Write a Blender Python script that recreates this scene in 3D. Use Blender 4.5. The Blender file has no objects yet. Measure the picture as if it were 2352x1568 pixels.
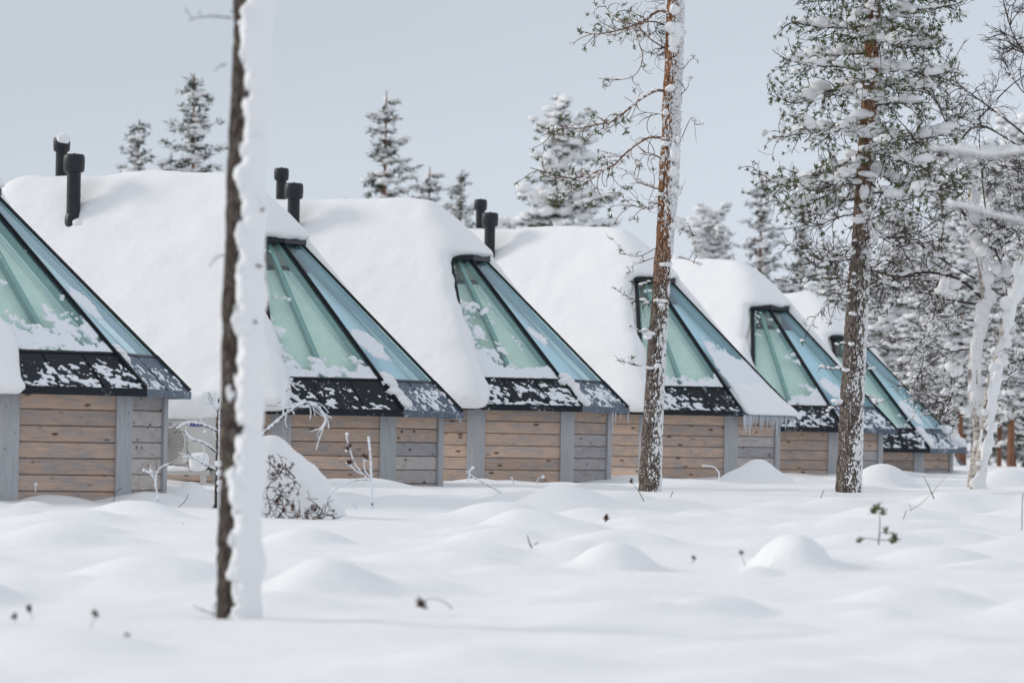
import bpy, math, random
import numpy as np
from mathutils import Vector, Matrix
R = math.radians
SC = bpy.context.scene
COL = SC.collection

# ------------------------------------------------------------------ camera
F = 8820.0            # focal length in pixels of a 2352 wide picture (135 mm)
CX, HY = 1176.0, 1030.0
ROLL = R(1.0)
EYE = 2.0
cd = bpy.data.cameras.new('camera'); cam = bpy.data.objects.new('camera', cd); COL.objects.link(cam)
cd.lens = 135.0; cd.sensor_width = 36.0
cd.shift_y = (HY - 784.0) / 2352.0
cd.clip_start = 0.5; cd.clip_end = 6000
cam.matrix_world = Matrix.Translation((0, 0, EYE)) @ Matrix.Rotation(R(90), 4, 'X') @ Matrix.Rotation(ROLL, 4, 'Z')
cd.dof.use_dof = True; cd.dof.focus_distance = 53.0; cd.dof.aperture_fstop = 2.0
SC.camera = cam
# ------------------------------------------------------------------ world, sun, exposure
SUN_EL, SUN_AZ = R(23), R(-104)       # low, from the left and a little in front of the buildings
w = bpy.data.worlds.new('World'); SC.world = w; w.use_nodes = True
nt = w.node_tree; nt.nodes.clear()
def wn(t, **k):
    n = nt.nodes.new(t)
    for a, b in k.items(): setattr(n, a, b)
    return n
out = wn('ShaderNodeOutputWorld'); bg1 = wn('ShaderNodeBackground'); bg2 = wn('ShaderNodeBackground'); mx = wn('ShaderNodeMixShader')
sky = wn('ShaderNodeTexSky', sky_type='NISHITA'); sky.sun_disc = False; sky.sun_elevation = SUN_EL; sky.sun_rotation = R(180) + SUN_AZ
tc = wn('ShaderNodeTexCoord'); sep = wn('ShaderNodeSeparateXYZ'); ramp = wn('ShaderNodeValToRGB')
mp = wn('ShaderNodeMapping'); mp.inputs['Scale'].default_value = (1.2, 1.2, 9.0)
noi = wn('ShaderNodeTexNoise'); noi.inputs['Scale'].default_value = 3.0; noi.inputs['Detail'].default_value = 4
ma = wn('ShaderNodeMath', operation='MULTIPLY_ADD'); ma.inputs[1].default_value = 0.05
L = nt.links.new
L(tc.outputs['Generated'], sep.inputs[0]); L(tc.outputs['Generated'], mp.inputs[0]); L(mp.outputs[0], noi.inputs['Vector'])
gx = wn('ShaderNodeMath', operation='MULTIPLY_ADD'); gx.inputs[1].default_value = -0.2; L(sep.outputs['X'], gx.inputs[0]); L(sep.outputs['Z'], gx.inputs[2])
L(noi.outputs[0], ma.inputs[0]); L(gx.outputs[0], ma.inputs[2]); L(ma.outputs[0], ramp.inputs[0])
cr = ramp.color_ramp
cr.elements[0].position = 0.0; cr.elements[0].color = (0.59, 0.64, 0.72, 1)
cr.elements[1].position = 1.0; cr.elements[1].color = (0.66, 0.69, 0.74, 1)
e = cr.elements.new(0.07); e.color = (0.60, 0.65, 0.73, 1)
e = cr.elements.new(0.145); e.color = (0.51, 0.56, 0.62, 1)
e = cr.elements.new(0.35); e.color = (0.56, 0.60, 0.665, 1)
L(ramp.outputs[0], bg1.inputs[0]); bg1.inputs[1].default_value = 1.0
L(sky.outputs[0], bg2.inputs[0]); bg2.inputs[1].default_value = 0.12
mx.inputs[0].default_value = 0.03
L(bg1.outputs[0], mx.inputs[1]); L(bg2.outputs[0], mx.inputs[2]); L(mx.outputs[0], out.inputs[0])
sd = bpy.data.lights.new('sun', 'SUN'); sd.energy = 1.45; sd.angle = R(12); sd.color = (1.0, 0.93, 0.84)
sun = bpy.data.objects.new('sun', sd); COL.objects.link(sun)
sv = Vector((math.sin(SUN_AZ) * math.cos(SUN_EL), -math.cos(SUN_AZ) * math.cos(SUN_EL), math.sin(SUN_EL)))
sun.rotation_euler = sv.to_track_quat('Z', 'Y').to_euler()
SC.view_settings.view_transform = 'Standard'; SC.view_settings.look = 'None'
SC.view_settings.exposure = 0.15; SC.view_settings.gamma = 1.0; SC.view_settings.use_curve_mapping = False
SC.cycles.max_bounces = 10; SC.cycles.diffuse_bounces = 4; SC.cycles.transparent_max_bounces = 12

# ------------------------------------------------------------------ helpers
rng = random.Random(7)
def at(px, py, d):
    """world point that the photograph shows at (px, py) of 2352 x 1568, d metres away"""
    dx, dy = px - CX, py - HY
    c, s = math.cos(ROLL), math.sin(ROLL)
    return Vector(((dx * c + dy * s) / F * d, d, EYE - (-dx * s + dy * c) / F * d))

def _hash(ix, iy, iz, seed):
    with np.errstate(over='ignore'):
        h = (ix.astype(np.int64) * 374761393 + iy.astype(np.int64) * 668265263 + iz.astype(np.int64) * 2147483647 + seed * 974711) & 0xffffffff
        h = ((h ^ (h >> 13)) * 1274126177) & 0xffffffff
        h = (h ^ (h >> 16)) * 2246822519 & 0xffffffff
        h = h ^ (h >> 15)
    return (h & 0xffff) / 32767.5 - 1.0
def noise(x, y, z, seed=0):
    x, y, z = np.broadcast_arrays(np.asarray(x, float), np.asarray(y, float), np.asarray(z, float))
    ix, iy, iz = np.floor(x), np.floor(y), np.floor(z)
    fx, fy, fz = x - ix, y - iy, z - iz
    fx, fy, fz = [f * f * (3 - 2 * f) for f in (fx, fy, fz)]
    r = 0
    for a in (0, 1):
        for b in (0, 1):
            for c in (0, 1):
                r = r + _hash(ix + a, iy + b, iz + c, seed) * (fx if a else 1 - fx) * (fy if b else 1 - fy) * (fz if c else 1 - fz)
    return r
def fbm(x, y, z, seed=0, oct=3):
    r = 0; a = 1.0; t = 0
    for o in range(oct):
        r = r + a * noise(x * 2 ** o, y * 2 ** o, z * 2 ** o, seed + o * 17); t += a; a *= 0.5
    return r / t
def smax(a, b, k):
    h = np.maximum(k - np.abs(a - b), 0) / k
    return np.maximum(a, b) + h * h * k * 0.25
def smin(a, b, k): return -smax(-a, -b, k)
def sstep(a, b, x):
    t = np.clip((x - a) / (b - a), 0, 1); return t * t * (3 - 2 * t)

class MB:
    """collects vertices and faces of one mesh"""
    def __init__(s): s.v = []; s.f = []; s.n = 0
    def add(s, v, f):
        v = np.asarray(v, float).reshape(-1, 3); f = np.asarray(f)
        s.v.append(v)
        if isinstance(f, np.ndarray) and f.dtype != object: s.f.append(f + s.n)
        s.n += len(v)
    def box(s, c, h, M=None):
        v = np.array([(x, y, z) for x in (-1, 1) for y in (-1, 1) for z in (-1, 1)], float) * np.array(h)
        if M is not None: v = v @ np.array(M.to_3x3()).T
        s.add(v + np.array(c), [(0, 1, 3, 2), (4, 6, 7, 5), (0, 4, 5, 1), (2, 3, 7, 6), (0, 2, 6, 4), (1, 5, 7, 3)])
    def tube(s, pts, rad, n=6, cap=True, rough=None):
        P = np.array([tuple(p) for p in pts], float); m = len(P)
        rad = np.broadcast_to(np.asarray(rad, float), (m,))
        T = np.gradient(P, axis=0); T /= np.linalg.norm(T, axis=1)[:, None] + 1e-9
        ref = np.array([0.0, 0, 1]) if abs(T[0][2]) < 0.8 else np.array([0, 1.0, 0])
        U = np.cross(T, ref); U /= np.linalg.norm(U, axis=1)[:, None] + 1e-9
        for i in range(1, m):       # keep the frame from flipping
            u = U[i - 1] - T[i] * np.dot(U[i - 1], T[i]); U[i] = u / (np.linalg.norm(u) + 1e-9)
        W = np.cross(T, U)
        a = np.linspace(0, 2 * math.pi, n, endpoint=False)
        ring = np.cos(a)[None, :, None] * U[:, None] + np.sin(a)[None, :, None] * W[:, None]
        rr = rad[:, None].repeat(n, 1)
        V = P[:, None] + ring * rr[:, :, None]
        if rough is not None: V = V + ring * rough(V)[:, :, None]
        V = V.reshape(-1, 3)
        i = np.arange(m - 1)[:, None] * n; j = np.arange(n)[None]; k = (j + 1) % n
        s.add(V, np.stack([i + j, i + k, i + n + k, i + n + j], -1).reshape(-1, 4))
        if cap and n <= 24:
            V2 = np.vstack([V[:n], P[:1], V[-n:], P[-1:]])
            jj = np.arange(n); kk = (jj + 1) % n
            s.add(V2, np.stack([kk, jj, np.full(n, n)], -1)); s.n -= 0
            s.f.append(np.stack([jj + n + 1, kk + n + 1, np.full(n, 2 * n + 1)], -1) + s.n - len(V2))
    def blob(s, c, r, seed=0, lump=0.18, sub=1, squash=None):
        v, f = ICO[sub]
        rr = np.asarray(r, float) * np.ones(3)
        q = v * (1 + lump * noise(v[:, 0] * 1.7 + seed * 3.1, v[:, 1] * 1.7, v[:, 2] * 1.7, seed))[:, None] * rr
        if squash is not None: q[:, 2] = np.where(q[:, 2] < 0, q[:, 2] * squash, q[:, 2])
        s.add(q + np.array(tuple(c)), f)
    def mesh(s, name, mat, smooth=True, org=(0, 0, 0)):
        me = bpy.data.meshes.new(name)
        V = np.vstack(s.v) - np.array(tuple(org)) if s.v else np.zeros((0, 3))
        q = [f for f in s.f if f.shape[-1] == 4]; t = [f for f in s.f if f.shape[-1] == 3]
        q = np.vstack(q) if q else np.zeros((0, 4), int); t = np.vstack(t) if t else np.zeros((0, 3), int)
        me.vertices.add(len(V)); me.vertices.foreach_set('co', V.ravel())
        nl = len(q) * 4 + len(t) * 3
        me.loops.add(nl); me.loops.foreach_set('vertex_index', np.concatenate([q.ravel(), t.ravel()]).astype(np.int32))
        me.polygons.add(len(q) + len(t))
        st = np.concatenate([np.arange(len(q)) * 4, len(q) * 4 + np.arange(len(t)) * 3]).astype(np.int32)
        me.polygons.foreach_set('loop_start', st)
        me.polygons.foreach_set('use_smooth', np.full(len(st), smooth))
        me.update(calc_edges=True); me.validate()
        if mat: me.materials.append(mat)
        return me
    def build(s, name, mat, parent=None, smooth=True, org=None, kind=None):
        if org is None: org = parent.location if parent is not None else (0, 0, 0)
        o = link(name, s.mesh(name, mat, smooth, org), parent)
        if parent is None: o.location = org
        if kind: o['kind'] = kind
        return o
def link(name, me, parent=None, kind=None, loc=None):
    o = bpy.data.objects.new(name, me); COL.objects.link(o)
    if parent is not None: o.parent = parent
    if kind: o['kind'] = kind
    if loc is not None: o.location = loc
    return o
def _ico(sub):
    import bmesh
    b = bmesh.new(); bmesh.ops.create_icosphere(b, subdivisions=sub, radius=1.0)
    v = np.array([tuple(x.co) for x in b.verts]); f = np.array([[x.index for x in y.verts] for y in b.faces]); b.free()
    return v, f
ICO = {1: _ico(1), 2: _ico(2), 3: _ico(3)}
def tag(o, label, cat, group=None, kind=None):
    o['label'] = label; o['category'] = cat
    if group: o['group'] = group
    if kind: o['kind'] = kind
    return o
def thing(name, label, cat, loc=(0, 0, 0), rz=0, group=None):
    o = bpy.data.objects.new(name, None); COL.objects.link(o); o.location = loc; o.rotation_euler = (0, 0, rz)
    o.empty_display_size = 0.2
    return tag(o, label, cat, group)

def nets(f, lo, hi, h):
    """surface of f < 0 on a grid (naive surface nets)"""
    lo = np.array(lo, float); n = np.ceil((np.array(hi) - lo) / h).astype(int) + 1
    ax = [lo[i] + np.arange(n[i]) * h for i in range(3)]
    X, Y, Z = np.meshgrid(*ax, indexing='ij')
    V = f(X, Y, Z)
    V[0] = V[-1] = 1; V[:, 0] = V[:, -1] = 1; V[:, :, 0] = V[:, :, -1] = 1
    S = V < 0
    cnt = np.zeros(tuple(n - 1)); pos = np.zeros(tuple(n - 1) + (3,))
    sl = lambda o, i: slice(o, n[i] - 1 + o)
    for a in range(3):
        b, c = [i for i in range(3) if i != a]
        for ob in (0, 1):
            for oc in (0, 1):
                o0 = [0, 0, 0]; o0[b] = ob; o0[c] = oc; o1 = list(o0); o1[a] = 1
                A = V[tuple(sl(o0[i], i) for i in range(3))]; B = V[tuple(sl(o1[i], i) for i in range(3))]
                m = (A < 0) != (B < 0)
                t = np.where(m, A / np.where(m, A - B, 1), 0)
                cnt += m
                p = np.zeros(A.shape + (3,)); p[..., a] = t; p[..., b] = ob; p[..., c] = oc
                pos += p * m[..., None]
    act = cnt > 0
    idx = -np.ones(act.shape, int); idx[act] = np.arange(act.sum())
    g = np.argwhere(act)
    verts = lo + (g + pos[act] / cnt[act][:, None]) * h
    faces = []
    for a in range(3):
        b, c = (a + 1) % 3, (a + 2) % 3
        s0 = [slice(1, n[i] - 1) for i in range(3)]; s1 = list(s0); s0[a] = slice(0, n[a] - 1); s1[a] = slice(1, n[a])
        A, B = S[tuple(s0)], S[tuple(s1)]
        for flip in (0, 1):
            e = np.argwhere((A & ~B) if not flip else (~A & B))
            if not len(e): continue
            base = e.copy(); base[:, b] += 1; base[:, c] += 1
            q = []
            for db, dc in ((0, 0), (-1, 0), (-1, -1), (0, -1)):
                k = base.copy(); k[:, b] += db; k[:, c] += dc
                q.append(idx[k[:, 0], k[:, 1], k[:, 2]])
            q = np.stack(q, -1)
            if flip: q = q[:, ::-1]
            faces.append(q)
    return verts, np.vstack(faces)

# ------------------------------------------------------------------ materials
class NM:
    def __init__(s, name):
        s.m = bpy.data.materials.new(name); s.m.use_nodes = True; s.t = s.m.node_tree; s.t.nodes.clear()
        s.o = s.n('ShaderNodeOutputMaterial'); s.b = s.n('ShaderNodeBsdfPrincipled'); s.l(s.b.outputs[0], s.o.inputs[0])
    def n(s, t, **k):
        x = s.t.nodes.new(t)
        for a, b in k.items(): setattr(x, a, b)
        return x
    def l(s, a, b): s.t.links.new(a, b)
    def set(s, **k):
        for a, b in k.items():
            i = s.b.inputs[a.replace('_', ' ')]
            if hasattr(b, 'node'): s.l(b, i)
            else: i.default_value = (*b, 1) if isinstance(b, tuple) and len(b) == 3 else b
        return s
    def coord(s, scale=(1, 1, 1), rnd=False):
        tc = s.n('ShaderNodeTexCoord'); mp = s.n('ShaderNodeMapping'); mp.inputs['Scale'].default_value = scale
        src = tc.outputs['Object']
        if rnd:
            oi = s.n('ShaderNodeObjectInfo'); vm = s.n('ShaderNodeVectorMath', operation='ADD')
            mu = s.n('ShaderNodeMath', operation='MULTIPLY'); mu.inputs[1].default_value = 37.0
            s.l(oi.outputs['Random'], mu.inputs[0]); s.l(src, vm.inputs[0]); s.l(mu.outputs[0], vm.inputs[1]); src = vm.outputs[0]
        s.l(src, mp.inputs[0]); return mp.outputs[0]
    def noise(s, vec, scale, detail=4, rough=0.55):
        x = s.n('ShaderNodeTexNoise'); x.inputs['Scale'].default_value = scale; x.inputs['Detail'].default_value = detail
        x.inputs['Roughness'].default_value = rough; s.l(vec, x.inputs['Vector']); return x.outputs[0]
    def voro(s, vec, scale, feature='F1'):
        x = s.n('ShaderNodeTexVoronoi', feature=feature); x.inputs['Scale'].default_value = scale; s.l(vec, x.inputs['Vector']); return x.outputs['Distance']
    def ramp(s, fac, *st):
        x = s.n('ShaderNodeValToRGB'); s.l(fac, x.inputs[0]); c = x.color_ramp
        for i, (p, col) in enumerate(st):
            e = c.elements[i] if i < 2 else c.elements.new(p)
            e.position = p; e.color = (*col, 1) if isinstance(col, tuple) else (col, col, col, 1)
        return x.outputs[0]
    def mix(s, fac, a, b, mode='MIX'):
        x = s.n('ShaderNodeMix', data_type='RGBA', blend_type=mode)
        for v, i in ((fac, 0), (a, 6), (b, 7)):
            if hasattr(v, 'node'): s.l(v, x.inputs[i])
            else: x.inputs[i].default_value = (*v, 1) if isinstance(v, tuple) else v
        return x.outputs[2]
    def math(s, op, a, b=0.0, c=0.0):
        x = s.n('ShaderNodeMath', operation=op)
        for i, v in enumerate((a, b, c)):
            if hasattr(v, 'node'): s.l(v, x.inputs[i])
            else: x.inputs[i].default_value = v
        return x.outputs[0]
    def xyz(s, vec):
        x = s.n('ShaderNodeSeparateXYZ'); s.l(vec, x.inputs[0]); return x.outputs
    def bump(s, h, strength=0.3, dist=0.02):
        x = s.n('ShaderNodeBump'); x.inputs['Strength'].default_value = strength; x.inputs['Distance'].default_value = dist
        s.l(h, x.inputs['Height']); s.l(x.outputs[0], s.b.inputs['Normal']); return s

def m_snow():
    s = NM('snow'); v = s.coord()
    c = s.ramp(s.noise(v, 1.3, 3), (0.3, (0.86, 0.865, 0.875)), (0.7, (0.89, 0.89, 0.895)))
    s.set(Base_Color=c, Roughness=0.7, Specular_IOR_Level=0.15)
    h = s.math('ADD', s.noise(v, 6, 5, 0.6), s.math('MULTIPLY', s.noise(v, 70, 2), 0.15))
    return s.bump(h, 0.38, 0.035).m
def m_frost():
    s = NM('frost'); v = s.coord()
    s.set(Base_Color=(0.84, 0.87, 0.91), Roughness=0.8, Specular_IOR_Level=0.1)
    return s.bump(s.noise(v, 45, 3), 0.6, 0.02).m
def m_plank(name, grey):
    s = NM(name); v = s.coord((1, 1, 1), True)
    st = s.coord((1.6, 6, 38), True); w = s.noise(s.coord((1.5, 1, 4.5), True), 2.4, 5)
    grain = s.noise(st, 3.0, 6, 0.65)
    if grey:
        base = s.ramp(grain, (0.25, (0.29, 0.285, 0.295)), (0.5, (0.48, 0.465, 0.47)), (0.78, (0.62, 0.60, 0.60)))
        warm = s.ramp(grain, (0.2, (0.20, 0.15, 0.11)), (0.8, (0.44, 0.35, 0.28)))
        col = s.mix(s.ramp(w, (0.52, 0.0), (0.75, 0.6)), base, warm)
    else:
        base = s.ramp(grain, (0.22, (0.38, 0.275, 0.21)), (0.5, (0.64, 0.475, 0.37)), (0.8, (0.77, 0.62, 0.52)))
        cool = s.ramp(grain, (0.2, (0.31, 0.28, 0.265)), (0.8, (0.62, 0.55, 0.52)))
        col = s.mix(s.ramp(w, (0.40, 0.0), (0.62, 0.95)), base, cool)
    oi = s.n('ShaderNodeObjectInfo')
    col = s.mix(1.0, col, s.ramp(oi.outputs['Random'], (0.0, (0.72, 0.72, 0.74)), (1.0, (1.12, 1.06, 1.0))), 'MULTIPLY')
    kn = s.voro(s.coord((3.2, 3, 7.5), True), 1.0)
    col = s.mix(s.ramp(kn, (0.07, 0.9), (0.20, 0.0)), col, (0.06, 0.035, 0.022))
    kn2 = s.voro(s.coord((9, 7, 14), True), 1.0)
    col = s.mix(s.ramp(kn2, (0.03, 0.6), (0.12, 0.0)), col, (0.08, 0.05, 0.035))
    s.set(Base_Color=col, Roughness=0.75, Specular_IOR_Level=0.25)
    return s.bump(grain, 0.35, 0.006).m
def m_post():
    s = NM('grey_painted_wood'); v = s.coord((14, 14, 1.2), True); g = s.noise(v, 3, 5)
    d = s.voro(s.coord((9, 9, 4), True), 1.0)
    c = s.ramp(g, (0.25, (0.34, 0.345, 0.36)), (0.75, (0.47, 0.475, 0.49)))
    c = s.mix(s.ramp(d, (0.04, 0.7), (0.11, 0.0)), c, (0.09, 0.09, 0.09))
    return s.set(Base_Color=c, Roughness=0.7, Specular_IOR_Level=0.25).bump(g, 0.3, 0.004).m
def m_metal(name='black_sheet_metal', base=(0.008, 0.012, 0.018), rough=0.32, frost=0.0):
    s = NM(name); v = s.coord((1, 1, 1), True)
    n1 = s.noise(v, 22, 6, 0.7); n2 = s.noise(v, 3, 3)
    fac = s.ramp(s.math('ADD', n1, s.math('MULTIPLY', n2, 0.6)), (0.93 - 0.19 * frost, 0.0), (1.05 - 0.12 * frost, 0.5 + 0.35 * frost))
    c = s.mix(fac, base, (0.72, 0.76, 0.82))
    r = s.ramp(n2, (0.3, rough), (0.7, rough + 0.15))
    return s.set(Base_Color=c, Roughness=r, Specular_IOR_Level=0.28 if not frost else .5, Metallic=0.0).m
def m_plain(name, col, rough=0.6, var=0.12, scale=6, bump=0.0, spec=0.4, metallic=0.0):
    s = NM(name); v = s.coord(); g = s.noise(v, scale, 4)
    lo = tuple(x * (1 - var) for x in col); hi = tuple(min(1, x * (1 + var)) for x in col)
    s.set(Base_Color=s.ramp(g, (0.3, lo), (0.7, hi)), Roughness=rough, Specular_IOR_Level=spec, Metallic=metallic)
    if bump: s.bump(g, bump, 0.01)
    return s.m
def m_glass(name, tint, haze, hazemix, refl):
    s = NM(name); s.t.nodes.remove(s.b); v = s.coord()
    tr = s.n('ShaderNodeBsdfTransparent'); tr.inputs[0].default_value = (*tint, 1)
    df = s.n('ShaderNodeBsdfDiffuse'); tl = s.n('ShaderNodeBsdfTranslucent')
    g = s.noise(v, 1.1, 3)
    hc = s.ramp(g, (0.3, tuple(x * 0.93 for x in haze)), (0.7, haze)); s.l(hc, df.inputs[0]); s.l(hc, tl.inputs[0]); ge0 = s.n('ShaderNodeNewGeometry')
    m1 = s.n('ShaderNodeMixShader'); m1.inputs[0].default_value = 0.35; s.l(df.outputs[0], m1.inputs[1]); s.l(tl.outputs[0], m1.inputs[2])
    m2 = s.n('ShaderNodeMixShader'); s.l(s.math('MULTIPLY', s.math('SUBTRACT', 1.0, ge0.outputs['Backfacing']), s.ramp(s.noise(v, 2.3, 5), (0.3, hazemix * 0.7), (0.75, hazemix * 1.8))), m2.inputs[0]); s.l(tr.outputs[0], m2.inputs[1]); s.l(m1.outputs[0], m2.inputs[2])
    gl = s.n('ShaderNodeBsdfGlossy'); gl.inputs['Roughness'].default_value = 0.04; gl.inputs[0].default_value = (*refl, 1)
    fr = s.n('ShaderNodeFresnel'); fr.inputs[0].default_value = 1.6; ge = s.n('ShaderNodeNewGeometry'); frf = s.math('MULTIPLY', s.math('SUBTRACT', 1.0, ge.outputs['Backfacing']), fr.outputs[0])
    m3 = s.n('ShaderNodeMixShader'); s.l(frf, m3.inputs[0]); s.l(m2.outputs[0], m3.inputs[1]); s.l(gl.outputs[0], m3.inputs[2])
    s.l(m3.outputs[0], s.o.inputs[0]); return s.m
def m_pine_bark(zlo, zhi, dark=0.0):
    s = NM('pine_bark'); tcv = s.coord(); z = s.xyz(tcv)[2]
    st = s.coord((1, 1, 0.34)); cell = s.voro(st, 26, 'DISTANCE_TO_EDGE'); g = s.noise(s.coord((1, 1, 0.5)), 24, 6, 0.7)
    low = s.ramp(g, (0.3, (0.075, 0.062, 0.055)), (0.5, (0.20, 0.165, 0.145)), (0.72, (0.36, 0.32, 0.29)))
    up = s.ramp(g, (0.3, (0.17, 0.075, 0.038)), (0.5, (0.36, 0.175, 0.09)), (0.72, (0.50, 0.30, 0.18)))
    zz = s.math('ADD', z, s.math('MULTIPLY', s.noise(tcv, 2.5, 3), 1.4))
    f = s.ramp(s.math('DIVIDE', s.math('SUBTRACT', zz, zlo + 0.7), zhi - zlo), (0.0, 0.0), (1.0, 1.0))
    if dark: low = s.mix(1.0, low, (1 - dark, 1 - dark, 1 - dark), 'MULTIPLY')
    c = s.mix(f, low, up)
    c = s.mix(s.ramp(cell, (0.02, 0.75), (0.09, 0.0)), c, (0.045, 0.03, 0.024))
    li = s.ramp(s.noise(s.coord((1, 1, 0.6)), 15, 5), (0.60, 0.0), (0.70, 0.45))
    c = s.mix(s.math('MULTIPLY', li, s.math('SUBTRACT', 1.0, f)), c, (0.33, 0.34, 0.20))
    s.set(Base_Color=c, Roughness=0.9, Specular_IOR_Level=0.1)
    return s.bump(s.math('ADD', g, s.ramp(cell, (0.0, 0.0), (0.12, 0.8))), 0.9, 0.02).m
def m_birch():
    s = NM('birch_bark'); g = s.noise(s.coord((1, 1, 5)), 7, 5, 0.7); b = s.noise(s.coord((1, 1, 1.6)), 5, 4)
    c = s.ramp(g, (0.34, (0.10, 0.085, 0.075)), (0.46, (0.52, 0.47, 0.42)), (0.7, (0.72, 0.68, 0.63)))
    c = s.mix(s.ramp(b, (0.56, 0.0), (0.64, 0.8)), c, (0.09, 0.07, 0.06))
    return s.set(Base_Color=c, Roughness=0.8, Specular_IOR_Level=0.15).bump(g, 0.5, 0.01).m
SNOW = m_snow(); FROST = m_frost()
PLANK = m_plank('weathered_pine_plank', False); PLANKG = m_plank('silvered_pine_plank', True)
POST = m_post(); METAL = m_metal(); METALF = m_metal('frosted_sky_painted_metal', (0.045, 0.075, 0.12), 0.40, 0.35)  # METALF: frost specks over a base with the sky's blue reflection painted in
GASKET = m_plain('black_rubber', (0.008, 0.012, 0.016), 0.4, 0.2)
PIPE = m_plain('flue_pipe_coating', (0.014, 0.018, 0.023), 0.42, 0.3, 9, 0.2)
RAFT = m_plain('grey_rafter', (0.24, 0.36, 0.38), 0.5, 0.08)
LINING = m_plain('pale_lining', (0.92, 0.92, 0.90), 0.8, 0.04)
BEIGE = m_plain('beige_panel', (0.42, 0.38, 0.32), 0.8, 0.06)
DARKW = m_plain('dark_backing', (0.03, 0.024, 0.02), 0.9)
GLASSA = m_glass('green_tinted_glass', (0.925, 1.0, 0.972), (0.76, 0.97, 0.91), 0.05, (0.93, 0.98, 0.98))
GLASSB = m_glass('sky_painted_glass', (0.85, 0.955, 0.99), (0.60, 0.81, 0.93), 0.06, (0.86, 0.95, 1.0))  # GLASSB: blue of the reflected sky painted into tint, haze and gloss
TWIG = m_plain('grey_twig', (0.085, 0.068, 0.062), 0.9, 0.35, 14, spec=0.1)
TWIGR = m_plain('brown_branch_bark', (0.20, 0.125, 0.09), 0.9, 0.35, 14, spec=0.1)
NEED = m_plain('pine_needle', (0.10, 0.12, 0.04), 0.7, 0.4, 9, spec=0.2)
NEEDD = m_plain('dark_pine_needle', (0.055, 0.07, 0.05), 0.8, 0.4, 4, spec=0.15)
SEED = m_plain('dry_seed_head', (0.17, 0.14, 0.13), 0.9, 0.3, 9, spec=0.1)
NEEDB = m_plain('dry_brown_needle', (0.11, 0.055, 0.04), 0.9, 0.4, 9, spec=0.1)
BARK_LO = m_pine_bark(2.3, 3.6); BARK_1 = m_pine_bark(50, 60, .45); BARK_3 = m_pine_bark(3.2, 5.5); BIRCH = m_birch()
FARBARK = m_plain('far_pine_bark', (0.22, 0.105, 0.06), 0.9, 0.3, 3)
WHITEM = m_plain('white_painted_metal', (0.62, 0.61, 0.58), 0.45, 0.04)
GRILLE = m_plain('grey_grille_wire', (0.33, 0.30, 0.27), 0.5, 0.1)
RECESS = m_plain('fan_recess', (0.03, 0.022, 0.018), 0.8, 0.1)
BLUEP = m_plain('blue_print', (0.02, 0.06, 0.42), 0.5, 0.02)
GREYP = m_plain('grey_print', (0.22, 0.22, 0.23), 0.5, 0.02)
ICE = NM('ice').set(Base_Color=(0.80, 0.86, 0.92), Roughness=0.2, Transmission_Weight=0.35, IOR=1.31).m

# ------------------------------------------------------------------ ground
CP = []      # control points of the snow surface, eye relative, from the photograph
def cp(px, py, d): p = at(px, py, d); CP.append((p.x, p.y, p.z))
for px, py, d in ((130, 1128, 46.4), (940, 1126, 52), (1290, 1114, 60), (1600, 1092, 67), (1860, 1100, 72), (2130, 1090, 79), (2300, 1076, 90),
                  (500, 1130, 49), (1492, 1130, 50), (1950, 1118, 50), (2250, 1112, 50), (550, 1462, 26), (1900, 1430, 26), (1200, 1436, 26),
                  (0, 1440, 26), (2350, 1420, 26), (400, 1575, 20.5), (1200, 1575, 20.5), (2000, 1575, 20.5), (700, 1230, 39), (200, 1215, 39),
                  (1300, 1230, 38), (1900, 1215, 38), (2300, 1200, 38)):
    cp(px, py, d)
CP += [(0, 10, EYE - 1.45), (-6, 6, EYE - 1.45), (6, 6, EYE - 1.45), (0, -20, EYE - 1.5)]
CP = np.array(CP)
FAR = EYE - 0.55
def base_z(x, y):
    x = np.asarray(x, float); y = np.asarray(y, float)
    ws = 1e-6; zs = FAR * 1e-6
    for cx, cy, cz in CP:
        d2 = (x - cx) ** 2 * 0.6 + (y - cy) ** 2
        w_ = np.exp(-d2 / 60.0) + 0.3 / (d2 + 12) ** 1.5
        ws = ws + w_; zs = zs + w_ * cz
    z = zs / ws
    return z + (FAR - 0.1 - z) * sstep(100, 150, y)
MOUNDS = []   # x, y, radius x, radius y, height
def mound(px, ptop, d, wpx, rel, ry=None, pw=1.25):
    p = at(px, ptop, d); r = wpx / 2 / F * d
    MOUNDS.append((p.x, p.y, r, ry or r * 0.9, rel, pw))
for a in ((1740, 1050, 60, 220, .32), (1745, 1040, 60, 90, .10), (2025, 1066, 58, 190, .36), (1820, 1170, 33, 200, .27, .5, .8), (1850, 1195, 32.6, 190, .10), (1745, 1205, 32.4, 120, .09), (1850, 1215, 33.5, 360, .06), (1415, 1190, 33, 230, .22), (1330, 1215, 34, 260, .12), (700, 1275, 35, 250, .14),
          (2320, 1055, 62, 210, .32), (440, 1112, 45, 90, .16), (260, 1124, 45, 130, .08), (120, 1124, 45, 150, .06), (1150, 1180, 42, 260, .12), (2150, 1250, 34, 300, .15), (900, 1105, 50.5, 120, .03),
          (350, 1290, 31, 420, .17), (150, 1240, 36, 320, .12), (1650, 1290, 28, 280, .14), (1000, 1275, 33, 420, .1), (1570, 1095, 60, 90, .08), (1450, 1082, 63, 160, .1), (1100, 1098, 57, 200, .06), (770, 1180, 47, 200, .08)):
    mound(*a)
_r = np.random.RandomState(3)
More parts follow.
